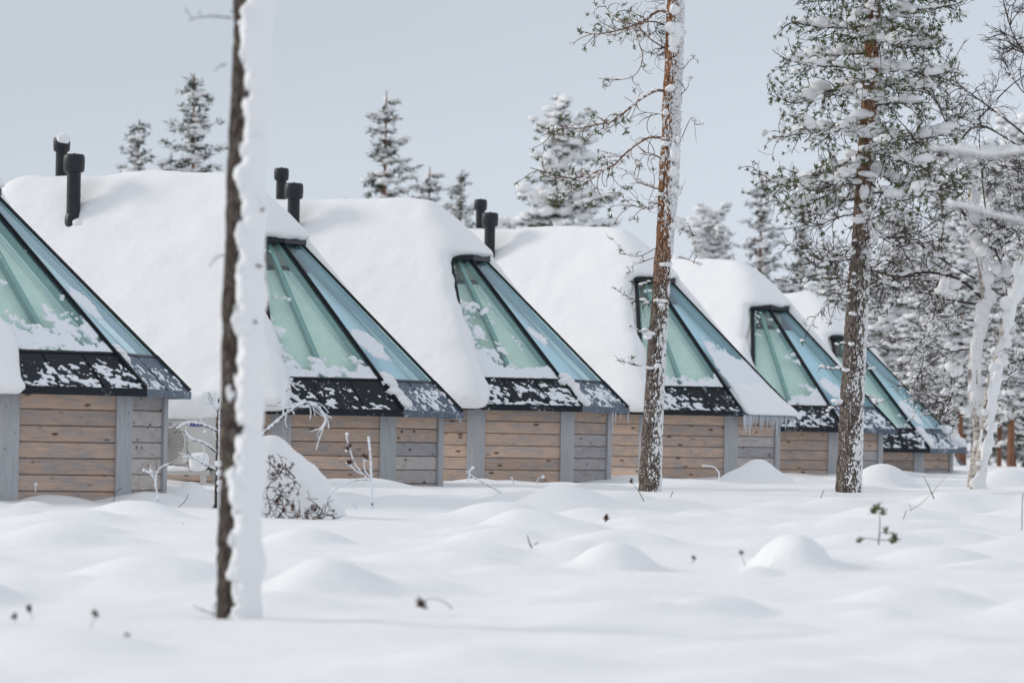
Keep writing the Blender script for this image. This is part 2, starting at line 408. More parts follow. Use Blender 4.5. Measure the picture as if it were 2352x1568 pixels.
CLEAR = [(at(535, 1440, 26.0), 1.1, 3.0), (at(690, 1240, 41.0), 1.1, 8.0), (at(420, 1150, 43.0), 1.3, 3.0), (at(856, 1222, 43), .8, 3.0), (at(2020, 1245, 33), .6, 2.5), (at(1820, 1200, 33), .9, 3.5), (at(1492, 1122, 50), .7, 3), (at(1950, 1112, 50.5), .7, 3)]
for _ in range(1900):
    y = 14 + 86 * _r.rand() ** 0.9; x = (_r.rand() - .5) * (8 + y * 0.36)
    r = 0.26 + 0.45 * _r.rand() ** 1.3
    if any(abs(x - c.x) < cx_ + r * .6 and c.y - cy_ < y < c.y + .8 + r for c, cx_, cy_ in CLEAR): continue
    MOUNDS.append((x, y, r * (1.0 + .6 * _r.rand()), r * (0.7 + .5 * _r.rand()), (0.045 + 0.10 * _r.rand() ** 1.5) * (r / .6) * (0.5 if y < 27 else 1.0 if y < 46 else 0.5), 1.3))
def ground(x, y):
    x = np.asarray(x, float); y = np.asarray(y, float)
    z = base_z(x, y) + 0.05 * fbm(x * 0.55, y * 0.55, 0, 5, 2) + 0.018 * fbm(x * 2.1, y * 1.7, 3, 9, 2)
    if x.ndim and x.size > 5000:
        X, Y = x[0], y[:, 0]
        for mx_, my_, rx, ry, h, pw in MOUNDS:
            i0, i1 = np.searchsorted(X, (mx_ - rx, mx_ + rx)); j0, j1 = np.searchsorted(Y, (my_ - ry, my_ + ry))
            if i1 <= i0 or j1 <= j0: continue
            d2 = ((x[j0:j1, i0:i1] - mx_) / rx) ** 2 + ((y[j0:j1, i0:i1] - my_) / ry) ** 2
            z[j0:j1, i0:i1] += h * np.clip(1 - d2, 0, 1) ** pw
        return z
    for mx_, my_, rx, ry, h, pw in MOUNDS:
        d2 = ((x - mx_) / rx) ** 2 + ((y - my_) / ry) ** 2
        z = z + h * np.clip(1 - d2, 0, 1) ** pw
    return z
def gz(x, y): return float(ground(np.array([x]), np.array([y]))[0])
def gp(px, d):
    """ground point under picture column px at distance d"""
    x = at(px, 1200, d).x; return Vector((x, d, gz(x, d)))
def grow(a, b, s, k=1.25):
    o = []; x = a
    while (x < b) if s > 0 else (x > b): x += s; s *= k; o.append(x)
    return o
xs = np.array(grow(-16, -2500, -.12)[::-1] + list(np.arange(-16, 16.01, .085)) + grow(16, 2500, .12))
ys = np.array(grow(14, -600, -.15)[::-1] + list(np.arange(14, 100, .14)) + grow(100, 4500, .2))
GX, GY = np.meshgrid(xs, ys)
GZ = ground(GX, GY)
m_ = MB(); nx, ny = len(xs), len(ys)
ii = np.arange(nx - 1)[None]; jj = np.arange(ny - 1)[:, None] * nx
m_.add(np.stack([GX, GY, GZ], -1).reshape(-1, 3), np.stack([jj + ii, jj + ii + 1, jj + ii + nx + 1, jj + ii + nx], -1).reshape(-1, 4))
m_.build('snowy_ground', SNOW, kind='structure')

# ------------------------------------------------------------------ cabins
CACHE = {}
BZ = 1.6                       # eave above the cabin's base
H0, HT, HG = 0.09, 2.43, 0.50   # top of fascia, top of glass, bottom of glass (above the eave)
EV = [np.array(p) for p in ((.875, -2.11), (2.11, -.875), (2.11, .875), (.875, 2.11))]
TV = [np.array(p) for p in ((-.43, -.5), (-.2, -.27), (-.2, .27), (-.43, .5))]
XB = -6.9                      # back eave
def fp(k, z):
    t = (z - H0) / (HT - H0); p = EV[k] + (TV[k] - EV[k]) * t; return np.array([p[0], p[1], z + BZ])
def plane(a, b, c):
    n = np.cross(b - a, c - a); n /= np.linalg.norm(n)
    if n[2] < 0: n = -n
    return n, float(n @ a)
PL = {'A': plane(fp(0, H0), fp(1, H0), fp(1, HT)), 'B': plane(fp(1, H0), fp(2, H0), fp(2, HT)), 'C': plane(fp(2, H0), fp(3, H0), fp(3, HT))}
PL['S'] = plane(np.array([0, -2.11, H0 + BZ]), np.array([1, -2.11, H0 + BZ]), np.array([0, -.5, HT + BZ]))
PL['T'] = plane(np.array([0, 2.11, H0 + BZ]), np.array([1, 2.11, H0 + BZ]), np.array([0, .5, HT + BZ]))
RZ_ = H0 + 2.11 * (HT - H0) / 1.61   # ridge height
XR = -5.15                            # back end of the ridge
PL['K'] = plane(np.array([XB, -1, H0 + BZ]), np.array([XB, 1, H0 + BZ]), np.array([XR, 0, RZ_ + BZ]))
def pd(k, X, Y, Z, t=0.0):
    n, d = PL[k]; return X * n[0] + Y * n[1] + Z * n[2] - d - t
def cached(key, fn):
    if key not in CACHE: CACHE[key] = fn()
    return CACHE[key]
def slab(pts, th, nrm=None):
    """a flat polygon with thickness th along its inward normal"""
    p = np.array(pts, float); n = np.cross(p[1] - p[0], p[-1] - p[0]); n /= np.linalg.norm(n)
    if nrm is not None and n @ nrm < 0: n = -n
    q = p - n * th; k = len(p); mb = MB(); V = np.vstack([p, q])
    if k == 4:
        mb.add(V, [(0, 1, 2, 3), (7, 6, 5, 4)] + [(i, i + 4, (i + 1) % 4 + 4, (i + 1) % 4) for i in range(4)])
    else:
        mb.add(V, [(0, 1, 2), (5, 4, 3)]); mb.f.append(np.array([(i, i + 3, (i + 1) % 3 + 3, (i + 1) % 3) for i in range(3)]) + mb.n - 6)
    return mb
def plank_mesh(Lp, h=0.19, th=0.035):
    c = 0.009; prof = [(0, -h / 2 + .004), (th - c, -h / 2 + .004), (th, -h / 2 + .004 + c), (th, h / 2 - .004 - c), (th - c, h / 2 - .004), (0, h / 2 - .004)]
    v = [(x, -a, b) for x in (0, Lp) for a, b in prof]; mb = MB()
    mb.add(v, [(i, (i + 1) % 6, (i + 1) % 6 + 6, i + 6) for i in range(6)])
    mb.f.append(np.array([(0, 2, 1), (0, 3, 2), (0, 4, 3), (0, 5, 4)])); mb.f.append(np.array([(6, 7, 8), (6, 8, 9), (6, 9, 10), (6, 10, 11)]))
    return mb
WV = [np.array(p) for p in ((-6.6, -1.81), (.75, -1.81), (1.81, -.75), (1.81, .75), (.75, 1.81), (-6.6, 1.81))]
def bilin(q, s, t):
    s = s[..., None]; t = t[..., None]
    return (q[0] * (1 - s) + q[1] * s) * (1 - t) + (q[3] * (1 - s) + q[2] * s) * t
def patch(q, nrm, ns, nt_, maskf, hmax, soft, lift=0.004, seed=0):
    """lying snow: a height field on the quad q, kept only where the mask is above zero"""
    s, t = np.meshgrid(np.linspace(0, 1, ns), np.linspace(0, 1, nt_))
    P = bilin(q, s, t); m = maskf(s, t, P)
    h = hmax * np.sqrt(np.clip(m / soft, 0, 1)) * (0.8 + 0.3 * noise(P[..., 0] * 9, P[..., 1] * 9, P[..., 2] * 9, seed + 5))
    V = P + nrm * (lift * (m > 0) - 0.01 * (m <= 0) + h)[..., None]
    keep = (m > 0); kf = keep[:-1, :-1] | keep[1:, :-1] | keep[:-1, 1:] | keep[1:, 1:]
    j, i = np.nonzero(kf); a = j * ns + i
    fc = np.stack([a, a + 1, a + ns + 1, a + ns], -1)
    if not len(fc): return None
    u, inv = np.unique(fc, return_inverse=True)
    mb = MB(); mb.add(V.reshape(-1, 3)[u], inv.reshape(-1, 4)); return mb
def ridge_cap(mb, a, b, w, h, n):
    """a bar of width w and height h along a-b, its top towards n"""
    a = np.array(a, float); b = np.array(b, float); t = (b - a) / np.linalg.norm(b - a); n = n - t * (n @ t); n /= np.linalg.norm(n); s = np.cross(t, n)
    v = [p + s * (w / 2 * i) + n * (h * k) for p in (a, b) for i, k in ((-1, 0), (-1, 1), (1, 1), (1, 0))]
    mb.add(v, [(0, 1, 2, 3), (7, 6, 5, 4), (0, 4, 5, 1), (1, 5, 6, 2), (2, 6, 7, 3), (3, 7, 4, 0)])

def make_cabin(i, px, py, s, phi_rel, label, P):
    d = F / s; p1 = at(px, py, d)
    phi = phi_rel - math.atan2(p1.x, p1.y)
    rz = phi - math.pi / 2
    c, sn = math.cos(rz), math.sin(rz)
    lx, ly = EV[1]
    loc = Vector((p1.x - (lx * c - ly * sn), p1.y - (lx * sn + ly * c), p1.z - BZ))
    root = thing('glass_front_cabin', label, 'cabin', loc, rz, 'glass fronted timber cabins in a row')
    L0 = lambda name, me, parent=root, kind=None: link(name, me, parent, kind)
    # walls
    for k in range(6):
        a, b = WV[k], WV[(k + 1) % 6]; ln = float(np.linalg.norm(b - a)); ang = math.atan2(b[1] - a[1], b[0] - a[0])
        def back(ln=ln):
            mb = MB(); mb.box((ln / 2, 0.06, (BZ + .02) / 2), (ln / 2 - .03, .05, (BZ + .02) / 2)); return mb.mesh('wall', DARKW, False)
        wl = L0('wall', cached(('wall', round(ln, 3)), back)); wl.location = (a[0], a[1], 0); wl.rotation_euler = (0, 0, ang)
        if k in (0, 1, 2, 3):
            mt = PLANK if k in (0, 1) else PLANKG
            me = cached(('plank', round(ln, 3), mt.name), lambda ln=ln, mt=mt: plank_mesh(ln).mesh('plank', mt, False))
            for j in range(8):
                o = L0('plank', me, wl); o.location = (0, 0, BZ - 0.07 - j * 0.19 + (0.012 if k == 2 else 0))
                if k == 2 and j < 2 and i != 0: o.data = cached(('plank', round(ln, 3), 'warm'), lambda ln=ln: plank_mesh(ln).mesh('plank', PLANK, False))
    # corner posts: two boards meeting at the corner
    for k in (1, 2, 3, 4):
        def post():
            mb = MB()
            for sg, an in ((-1, -R(22.5)), (1, R(22.5))):
                M = Matrix.Rotation(an, 4, 'Z'); cc = M @ Vector((sg * 0.048, -0.052, 0))
                mb.box((cc.x, cc.y, BZ / 2), (0.076, 0.018, BZ / 2 + .005), M)
            return mb.mesh('corner_post', POST, False)
        v = WV[k]; a = math.atan2(v[1], v[0]) if k in (2, 3) else (math.atan2(-1, .4142) if k == 1 else math.atan2(1, .4142))
        o = L0('corner_post', cached('post', post)); o.location = (v[0], v[1], 0); o.rotation_euler = (0, 0, a + math.pi / 2)
    # soffit, fascia
    def soffit():
        mb = MB(); o_ = [(XB, -2.11)] + [tuple(e) for e in EV] + [(XB, 2.11)]; n_ = [(-6.55, -1.78)] + [tuple(x) for x in WV[1:5]] + [(-6.55, 1.78)]
        V = [(x, y, BZ + .012) for x, y in o_] + [(x * .97, y * .97, BZ + .012) for x, y in n_]
        mb.add(V, [(k, (k + 1) % 6, (k + 1) % 6 + 6, k + 6) for k in range(6)]); return mb.mesh('soffit', METAL, False)
    L0('soffit', cached('soffit', soffit))
    EE = [np.array((XB, -2.11))] + EV + [np.array((XB, 2.11))]
    for k in range(6):
        a, b = EE[k], EE[(k + 1) % 6]; ln = float(np.linalg.norm(b - a))
        mt = METALF if k == 2 else METAL
        def fas(ln=ln, mt=mt): mb = MB(); mb.box((ln / 2, -.012, H0 / 2), (ln / 2 + .006, .014, H0 / 2)); return mb.mesh('fascia', mt, False)
        o = L0('fascia', cached(('fascia', round(ln, 3), mt.name), fas)); o.location = (a[0], a[1], BZ + .001); o.rotation_euler = (0, 0, math.atan2(b[1] - a[1], b[0] - a[0]))
    # roof boards below the snow
    ez = H0 + BZ
    def roofm(kind):
        rr = np.array([-.92, 0, RZ_ + BZ]); rb = np.array([XR, 0, RZ_ + BZ])
        if kind == 'S': q = [(XB, -2.11, ez), (.875, -2.11, ez), (-.43, -.5, HT + BZ), rr, rb]
        elif kind == 'T': q = [(XB, 2.11, ez), (.875, 2.11, ez), (-.43, .5, HT + BZ), rr, rb]
        elif kind == 'K': q = [(XB, -2.11, ez), (XB, 2.11, ez), rb]
        else: q = [fp(0, HT), fp(1, HT), fp(2, HT), fp(3, HT), rr]
        q = np.array([tuple(x) for x in q], float); mb = MB(); n = len(q); mb.add(q, [(0, 1, n - 1)])
        for j in range(1, n - 2): mb.f.append(np.array([(j, j + 1, n - 1)]))
        return mb.mesh('roof_board', LINING if kind in 'ST' else METAL, False)
    for kd in 'STKF': L0('roof', cached(('roof', kd), lambda kd=kd: roofm(kd)))
    # inside: partition with a beige top, seen through the glass
    def part():
        mb = MB(); mb.box((-1.25, 0, BZ * .5 + .6), (.04, 1.5, BZ * .5 + .6)); mb.box((-1.25, 0, BZ + 1.6), (.04, .8, .6)); return mb.mesh('partition', LINING, False)
    L0('partition', cached('part', part))
    def ledge(): mb = MB(); mb.box((-.62, 0, BZ + 2.24), (.30, .33, .13)); return mb.mesh('ceiling_ledge', BEIGE, False)
    L0('ceiling_ledge', cached('ledge', ledge))
    # skirts and glass panes
    for k, nm in ((0, 'A'), (1, 'B'), (2, 'C')):
        n = PL[nm][0]
        mt = METAL if k != 1 else METALF
        L0('metal_skirt', cached(('skirt', k), lambda: slab([fp(k, H0), fp(k + 1, H0), fp(k + 1, HG), fp(k, HG)], .02, n).mesh('metal_skirt', mt, False)))
        def seams():
            mb = MB()
            for u in ((.36, .7) if k != 1 else (.5,)):
                a = fp(k, H0) * (1 - u) + fp(k + 1, H0) * u; b = fp(k, HG) * (1 - u) + fp(k + 1, HG) * u
                ridge_cap(mb, a, b, .012, .012, n)
            return mb.mesh('seam', mt, False)
        L0('skirt_seam', cached(('seams', k), seams))
        for u0, u1 in ((0, .5), (.5, 1)) if k != 1 else ((0, 1),):
            def pane(u0=u0, u1=u1):
                l = lambda z, u: fp(k, z) * (1 - u) + fp(k + 1, z) * u
                return slab([l(HG, u0), l(HG, u1), l(HT, u1), l(HT, u0)], .018, n).mesh('glass_pane', GLASSB if k == 1 else GLASSA, False)
            L0('glass_pane', cached(('pane', k, u0), pane))
        def reflector():  # added white sheet behind each facet, put there to brighten the glass
            l = lambda z, u: fp(k, z) * (1 - u) + fp(k + 1, z) * u - n * .19
            return slab([l(H0 + .1, .0), l(H0 + .1, 1.0), l(HT - .28, .99), l(HT - .28, .01)], .01, n).mesh('pane_reflector', LINING, False)
        L0('pane_reflector', cached(('reflector', k), reflector))
        if k != 1:
            def raft():
                l = lambda z, u: fp(k, z) * (1 - u) + fp(k + 1, z) * u
                mb = MB(); ridge_cap(mb, l(HG, .5) - n * .14, l(HT, .5) - n * .14, .06, .10, n); return mb.mesh('rafter', RAFT, False)
            L0('rafter', cached(('raft', k), raft))
        def lip():
            mb = MB(); ridge_cap(mb, fp(k, HG), fp(k + 1, HG), .035, .012, n); return mb.mesh('glazing_bar', GASKET, False)
        L0('glazing_bar', cached(('lip', k), lip))
    for k in range(4):
        nn = (PL['SABCT'[k]][0] + PL['SABCT'[k + 1]][0]) / 2; nn /= np.linalg.norm(nn)
        def hip():
            mb = MB(); ridge_cap(mb, fp(k, HG) - nn * .005, fp(k, HT) - nn * .005, .075, .022, nn); ridge_cap(mb, fp(k, HG), fp(k, HT), .022, .034, nn); return mb.mesh('hip_bar', GASKET, False)
        L0('hip_bar', cached(('hip', k), hip))
        def hs():
            mb = MB(); ridge_cap(mb, fp(k, H0) - nn * .005, fp(k, HG) - nn * .005, .03, .045, nn); return mb.mesh('hip_flashing', GASKET, False)
        L0('hip_flashing', cached(('hips', k), hs))
        def ra():
            mb = MB(); ridge_cap(mb, fp(k, HG) - nn * .12, fp(k, HT) - nn * .12, .085, .09, nn); return mb.mesh('rafter', RAFT, False)
        L0('rafter', cached(('hr', k), ra))
    def cap():
        mb = MB()
        for k in range(3):
            a, b = fp(k, HT), fp(k + 1, HT); mid = (a + b) / 2; ln = np.linalg.norm(b - a); t = (b - a) / ln
            M = Matrix.Rotation(math.atan2(t[1], t[0]), 4, 'Z'); o_ = M @ Vector((0, -.02, .03))
            mb.box(mid + np.array(o_), (ln / 2 + .03, .06 + .001 * k, .045 + .001 * k), M)
        return mb.mesh('top_flashing', GASKET, False)
    L0('top_flashing', cached('cap', cap))
    # flue pipes with round cowls
    for (x, y, zt, r, sc, br) in () if i > 3 else ((-3.25, -.53, 3.60, .10, 1.0, 1), (-3.76, .08, 3.90, .085, .8, 0)):
        def flue():
            mb = MB(); zb = 2.2
            mb.tube([(0, 0, zb), (0, 0, zt - .2)], r, 24)
            mb.tube([(0, 0, zt - .60), (0, 0, zt - .585)], r * 1.04, 24)
            return mb.mesh('flue_pipe', PIPE)
        fo = L0('flue_pipe', cached(('flue', br), flue)); fo.location = (x + P.get('pipe', 0) + (P.get('back', -.08) if not br else 0), y, BZ + P.get('lift', 0))
        def cowl():
            mb = MB(); R0 = .155 * sc; hh = .26 * sc
            zs_ = [0, 0, .02, .05, .10, .5, .82, .93, .985, 1.0]; rs_ = [.6, .80, .84, .90, .96, 1.0, .985, .93, .82, .2]
            mb.tube([(0, 0, zt - hh + q * hh + 1e-4 * j) for j, q in enumerate(zs_)], [R0 * q for q in rs_], 28, False)
            mb.tube([(0, 0, zt - .001), (0, 0, zt + .012)], .02, 8)
            return mb.mesh('cowl', PIPE)
        L0('cowl', cached(('cowl', br), cowl), fo)
        if br and i != 2:
            def boot():
                mb = MB(); mb.tube([(0, 0, 2.44), (0, 0, 2.62), (0, 0, 2.70), (0, 0, 2.74)], [r * 1.25, r * 1.25, r * 1.2, r * 1.02], 20, False)
                mb.tube([(0, 0, 2.50), (.16, -.02, 2.47)], .07, 12)
                return mb.mesh('pipe_boot', PIPE)
            L0('pipe_boot', cached('boot', boot), fo)
            mb = MB(); mb.blob((.12, -.05, 2.60), (.10, .09, .07), i, .3, 2); L0('snow_lump', mb.mesh('snow_lump', SNOW), fo, 'stuff')
        if not br and i == 1:
            mb = MB(); mb.blob((.05, -.03, zt - .03), (.09, .10, .09), 5, .35, 2); L0('snow_lump', mb.mesh('snow_lump', SNOW), fo, 'stuff')
    # thick roof snow
    sd_ = 31 * i + 3; spill = P.get('spill', .10); kf = P.get('front', 0)
    def f(X, Y, Z):
        nz = 0.028 * fbm(X * .8, Y * .8, Z * .8, sd_, 2)
        fine = 0.012 * noise(X * 4, Y * 4, Z * 4, sd_ + 2)
        t = .27 + .02 * sstep(3.0, 0.2, Z - BZ)
        b = smax(smax(pd('S', X, Y, Z, t), pd('T', X, Y, Z, t), .38), smax(pd('A', X, Y, Z, .26), pd('C', X, Y, Z, .26), .3), .22)
        b = smax(b, pd('B', X, Y, Z, .27), .32); b = smax(b, pd('K', X, Y, Z, .25), .7) + nz + fine
        low = BZ + .02 - Z + .05 * noise(X * 2.3, Y * 2.3, 0, sd_ + 3) + np.maximum(0, -Y - 2.2) * .8
        b = smax(b, low, .14); b = smax(b, -Y - 2.36, .12)
        # keep clear of the glass
        dS = pd('S', X, Y, Z); dA = pd('A', X, Y, Z)
        zz = Z - BZ
        off = np.maximum(spill, .20) - .27 + .17 * sstep(2.0, .5, zz) + .05 * noise(X * 2.5, Y * 2.5, Z * 2.5, sd_ + 4) + .02 * noise(X * 9, Y * 9, Z * 9, sd_ + 6)
        # > 0: over the glass rather than over the side roofs
        g = np.maximum(np.maximum(dA, pd('C', X, Y, Z)), pd('B', X, Y, Z)) - np.maximum(dS + off, pd('T', X, Y, Z) + .12)
        up = HT + .055 - zz + .02 * noise(X * 6, Y * 6, 0, sd_ + 5)
        rem = smin(g, up, .06)
        b = smax(b, rem, .12)
        inn = np.maximum.reduce([pd(q, X, Y, Z) for q in 'SABCTK'])
        return np.maximum(b, -(inn + .035))
    v, fc = nets(f, (-7.9, -2.75, BZ - .25), (.9 + .3, 2.75, BZ + 3.75), .062)
    # one pass of smoothing keeps the surface soft
    for _ in range(2):
        acc = np.zeros_like(v); cn = np.zeros(len(v))
        for a_ in range(4):
            np.add.at(acc, fc[:, a_], v[fc[:, (a_ + 1) % 4]]); np.add.at(cn, fc[:, a_], 1)
        v = v * .5 + .5 * acc / cn[:, None]
    mb = MB(); mb.add(v, fc); L0('roof_snow', mb.mesh('roof_snow', SNOW), root)
    # lying snow on glass and skirts
    for k, nm in ((0, 'A'), (1, 'B')):
        n = PL[nm][0]
        for lvl in ('glass', 'skirt'):
            z0, z1 = (HG + .01, HT - .05) if lvl == 'glass' else (H0, HG)
            q = [fp(k, z0), fp(k + 1, z0), fp(k + 1, z1), fp(k, z1)]
            fn = P[nm + lvl]
            def mk(s_, t_, Pp, fn=fn, lvl=lvl, k=k):
                S = sd_ + 50 * k + (9 if lvl == 'skirt' else 0)
                wid = (1.75 * (1 - t_ * .8)) if lvl == 'glass' else 1.6
                x = s_ * wid; y = t_ * (3.1 if lvl == 'glass' else .6)
                big = fbm(x * 2.2 + 7, y * 2.2, 0, S, 3); fine = fbm(x * 16 + y * 9, y * 17 - x * 4, 0, S + 1, 3); mid = fbm(x * 5 + y * 2, y * 4.5, 0, S + 2, 3)
                e_ = np.minimum(np.minimum(s_, 1 - s_) * wid, 1)
                return fn(s_, t_, big, mid, fine) - .5 * sstep(.03, 0, e_) * (1 if k else 0)
            mb = patch(q, n, 150 if lvl == 'glass' else 170, 220 if lvl == 'glass' else 70, mk, P.get('th' + nm + lvl, .012 if lvl == 'glass' else .012), .35, seed=sd_)
            if mb: L0('snow_patch', mb.mesh('snow_patch', FROST), root, 'stuff')
    # snow lumps along the skirt hip
    for (kk, ts, r0) in P.get('hip', ()):
        mb = MB()
        for j, t in enumerate(np.linspace(*ts, 18)):
            a = fp(kk, H0) * (1 - t) + fp(kk, HG) * t; sdv = (fp(2, H0) - fp(1, H0)) / 1.75 if kk == 1 else (fp(1, H0) - fp(2, H0)) / 1.75
            rr = r0 * (1 + .25 * rng.uniform(-1, 1))
            mb.blob(a + sdv * (.10 + .025 * rng.uniform(-1, 1)) + np.array((0, 0, .03)), (rr * 1.15, rr * 1.1, rr * .7), sd_ + j, .3, 2)
        L0('snow_lump', mb.mesh('snow_lump', SNOW), root, 'stuff')
    if P.get('slab'):
        def g(X, Y, Z):
            dB = pd('B', X, Y, Z); zz = Z - BZ
            o_ = smax(dB - .10 - .03 * fbm(Y * 3, Z * 3, X, 77, 2), -(dB + .01), .05)
            wy = .80 - (zz - .1) * .32
            o_ = smax(o_, np.abs(Y + .02) - wy + .05 * noise(Y * 4, Z * 4, 0, 78), .10)
            return smax(smax(o_, zz - .62 - .10 * Y - .05 * noise(Y * 5, 0, 0, 79), .12), .03 - zz, .06)
        v, fc = nets(g, (1.3, -1.1, BZ - .1), (2.5, 1.1, BZ + 1.0), .035); mb = MB(); mb.add(v, fc); L0('snow_slab', mb.mesh('snow_slab', SNOW), root)
        for j in range(30):
            y = -.82 + j * .056 + rng.uniform(-.015, .015); ln = rng.choice([.08, .13, .18, .23, .29, .34]) * rng.uniform(.75, 1.1)
            if j > 20: ln *= .7
            mb = MB(); r = .013 + .03 * ln; mb.tube([(0, 0, .03), (0, 0, 0), (.002, .001, -ln * .4), (.003, 0, -ln * .8), (.003, 0, -ln)], [r * .9, r, r * .7, r * .35, .001], 6)
            o = L0('icicle', mb.mesh('icicle', ICE)); o.location = (2.135, y, BZ + .0)
    for (y, ln) in P.get('icicles', ()):
        mb = MB(); r = .008 + .018 * ln; mb.tube([(0, 0, .03), (0, 0, 0), (.002, .001, -ln * .4), (.003, 0, -ln * .8), (.003, 0, -ln)], [r * .9, r, r * .7, r * .35, .001], 6)
        o = L0('icicle', mb.mesh('icicle', ICE)); o.location = (2.13, y, BZ)
    return root, loc, rz

def PA(a, b, lo, hi, c=.55):          # glass facet A: drift climbing from the lower left corner
    return lambda s, t, big, mid, fine: big * .6 + mid * .85 + fine * .45 + a * .8 * sstep(hi, 0, t) - b - .12 + lo * sstep(c, 0, s)
def PB(a, b, s0=.3, t0=.3, w=.12):
    return lambda s, t, big, mid, fine: big * .35 + mid * .25 + fine * .15 + a * np.exp(-((s - s0 - (t0 - t) * .5) / .26) ** 2 - ((t - t0) / w) ** 2) - b
def PS(b, str_=.75, edge=0.0):
    return lambda s, t, big, mid, fine: mid * .40 + fine * str_ * 1.35 + big * .4 - b - .06 + edge * sstep(.35, 0, s) - .55 * sstep(.62, .85, t) * sstep(.05, .3, s)
CABS = [
 (334, 911, 197, R(72.5), 'nearest wooden cabin at the left edge with its glass front cut off by the frame', dict(spill=.16, Aglass=PA(1.05, .52, .35, .33, .75), Bglass=PB(1.2, .62, .35, .34, .13), Askirt=PS(.06), Bskirt=PS(.20), hip=((1, (.75, 1.15), .055),))),
 (925, 957, 169, R(61.7), 'second wooden cabin with cream outdoor unit beside it and glass right of foreground trunk', dict(pipe=-.24, lift=.10, back=-.11, spill=.20, Aglass=PA(1.1, .62, .4, .22), Bglass=PB(1.3, .62, .30, .27, .12), Askirt=PS(.22, .75, .7), Bskirt=PS(.10), hip=((1, (.12, 1.1), .088),), icicles=((.8, .08), (.74, .05)))),
 (1335, 946, 147, R(64.7), 'third wooden cabin in the middle with snow drifted over the left of its glass', dict(pipe=-.06, lift=.08, spill=.24, Aglass=PA(1.1, .55, .55, .26), Bglass=PB(.95, .62, .30, .38, .10), Askirt=PS(.04, .75, .8), Bskirt=PS(.04), hip=((1, (.10, 1.1), .10),), icicles=((.25, .34), (.36, .2), (.55, .1), (.84, .18)))),
 (1703, 956, 131, R(57.2), 'fourth wooden cabin behind the bare pine with a snow slab and icicles on its eave', dict(pipe=-.46, lift=.12, back=-.17, spill=.20, Aglass=PA(1.2, .62, .5, .22), Bglass=lambda s, t, b, m, f: b * .3 + m * .2 + f * .1 + .95 * sstep(.62, .15, t + .35 * (s - .5)) * sstep(0, .3, s) - .42, Askirt=PS(.06, .8, .4), Bskirt=PS(-.5), slab=True)),
 (1937, 993, 119, R(54), 'fifth wooden cabin behind the dense pine trunk with rounded snow cap over its glass', dict(spill=.17, Aglass=PA(1.3, .55, .5, .25), Bglass=PB(1.1, .6, .3, .2, .14), Askirt=PS(.0), Bskirt=PS(-.02))),
 (2134, 1040, 109, R(64), 'last and smallest wooden cabin in the row right of the dense pine', dict(spill=.12, Aglass=PA(1.2, .75, .3, .15), Bglass=PB(1.3, .55, .3, .2, .14), Askirt=PS(.1), Bskirt=PS(-.08), hip=((1, (.1, .9), .09), (2, (.2, 1.0), .13)))),
]
CAB = [make_cabin(i, *c[:4], c[4], c[5]) for i, c in enumerate(CABS)]

# ------------------------------------------------------------------ sliver of a lower roof right of the last cabin
far = thing('far_cabin_roof', 'small slanting dark roof corner with snow behind the white birch base', 'roof', at(2190, 1110, 92))
mb = MB(); q = [at(2130, 1085, 92), at(2232, 1085, 92), at(2178, 1030, 93.5), at(2130, 1030, 93.5)]
mb = slab([np.array(x) for x in q], .06, np.array((0, -1, 1))); mb.build('roof_sheet', METALF, far, False)
mb = MB()
for k in range(7): mb.blob(at(2176 + k * 2.5, 1046 + k * 5.2, 91.7), (.16, .12, .13), k, .3, 2)
mb.build('snow_lump', SNOW, far, kind='stuff')

# ------------------------------------------------------------------ air conditioning unit on its stand beside cabin two
root2, loc2, rz2 = CAB[1]
c2, s2 = math.cos(rz2), math.sin(rz2)
def w2(x, y, z): return Vector((loc2.x + x * c2 - y * s2, loc2.y + x * s2 + y * c2, loc2.z + z))
acc = at(415, 1016, 51.0)
ac = thing('air_conditioner', 'cream outdoor air conditioning unit with round fan grille between first two cabins', 'air conditioner', (acc.x, acc.y, acc.z - .33), rz2 + R(8))
mb = MB(); mb.box((0, 0, .33), (.44, .16, .33)); o = mb.build('casing', WHITEM, ac, False, org=(0, 0, 0))
bv = o.modifiers.new('b', 'BEVEL'); bv.width = .02; bv.segments = 3
mb = MB(); a_ = np.linspace(0, 2 * math.pi, 33)
mb.tube([(-.15 + .285 * math.cos(a), -.163, .33 + .285 * math.sin(a)) for a in a_], .012, 6, False); mb.build('fan_ring', WHITEM, ac, org=(0, 0, 0))
mb = MB(); mb.tube([(-.15, -.158, .33), (-.15, -.1615, .33)], .275, 40); mb.build('fan_recess', RECESS, ac, org=(0, 0, 0))
mb = MB()
for k in range(9):
    r = .03 + k * .0285; mb.tube([(-.15 + r * math.cos(a), -.170, .33 + r * math.sin(a)) for a in a_], .0034, 5, False)
for k in range(26):
    b = k * 2 * math.pi / 26; mb.tube([(-.15 + r * math.cos(b + r * 2.2), -.172, .33 + r * math.sin(b + r * 2.2)) for r in np.linspace(.03, .27, 6)], .0032, 4, False)
mb.build('fan_grille', GRILLE, ac, org=(0, 0, 0))
mb = MB()
pr = [(-.43, .035), (.14, .035), (.165, .06), (.165, .60), (.14, .625), (-.43, .625)]
mb.tube([(x, -.162, z) for x, z in pr], .005, 5, False); mb.build('panel_groove', GRILLE, ac, org=(0, 0, 0))
def text(s, size, mat, x, z, parent):
    c = bpy.data.curves.new('lettering', 'FONT'); c.body = s; c.size = size; c.extrude = .0015; c.offset = .0015; c.align_x = 'LEFT'
    tmp = bpy.data.objects.new('lettering_curve', c); me = bpy.data.meshes.new_from_object(tmp); bpy.data.objects.remove(tmp); me.materials.clear(); me.materials.append(mat)
    o = link('lettering', me)
    o.parent = parent; o.location = (x, -.163, z); o.rotation_euler = (R(90), 0, 0)
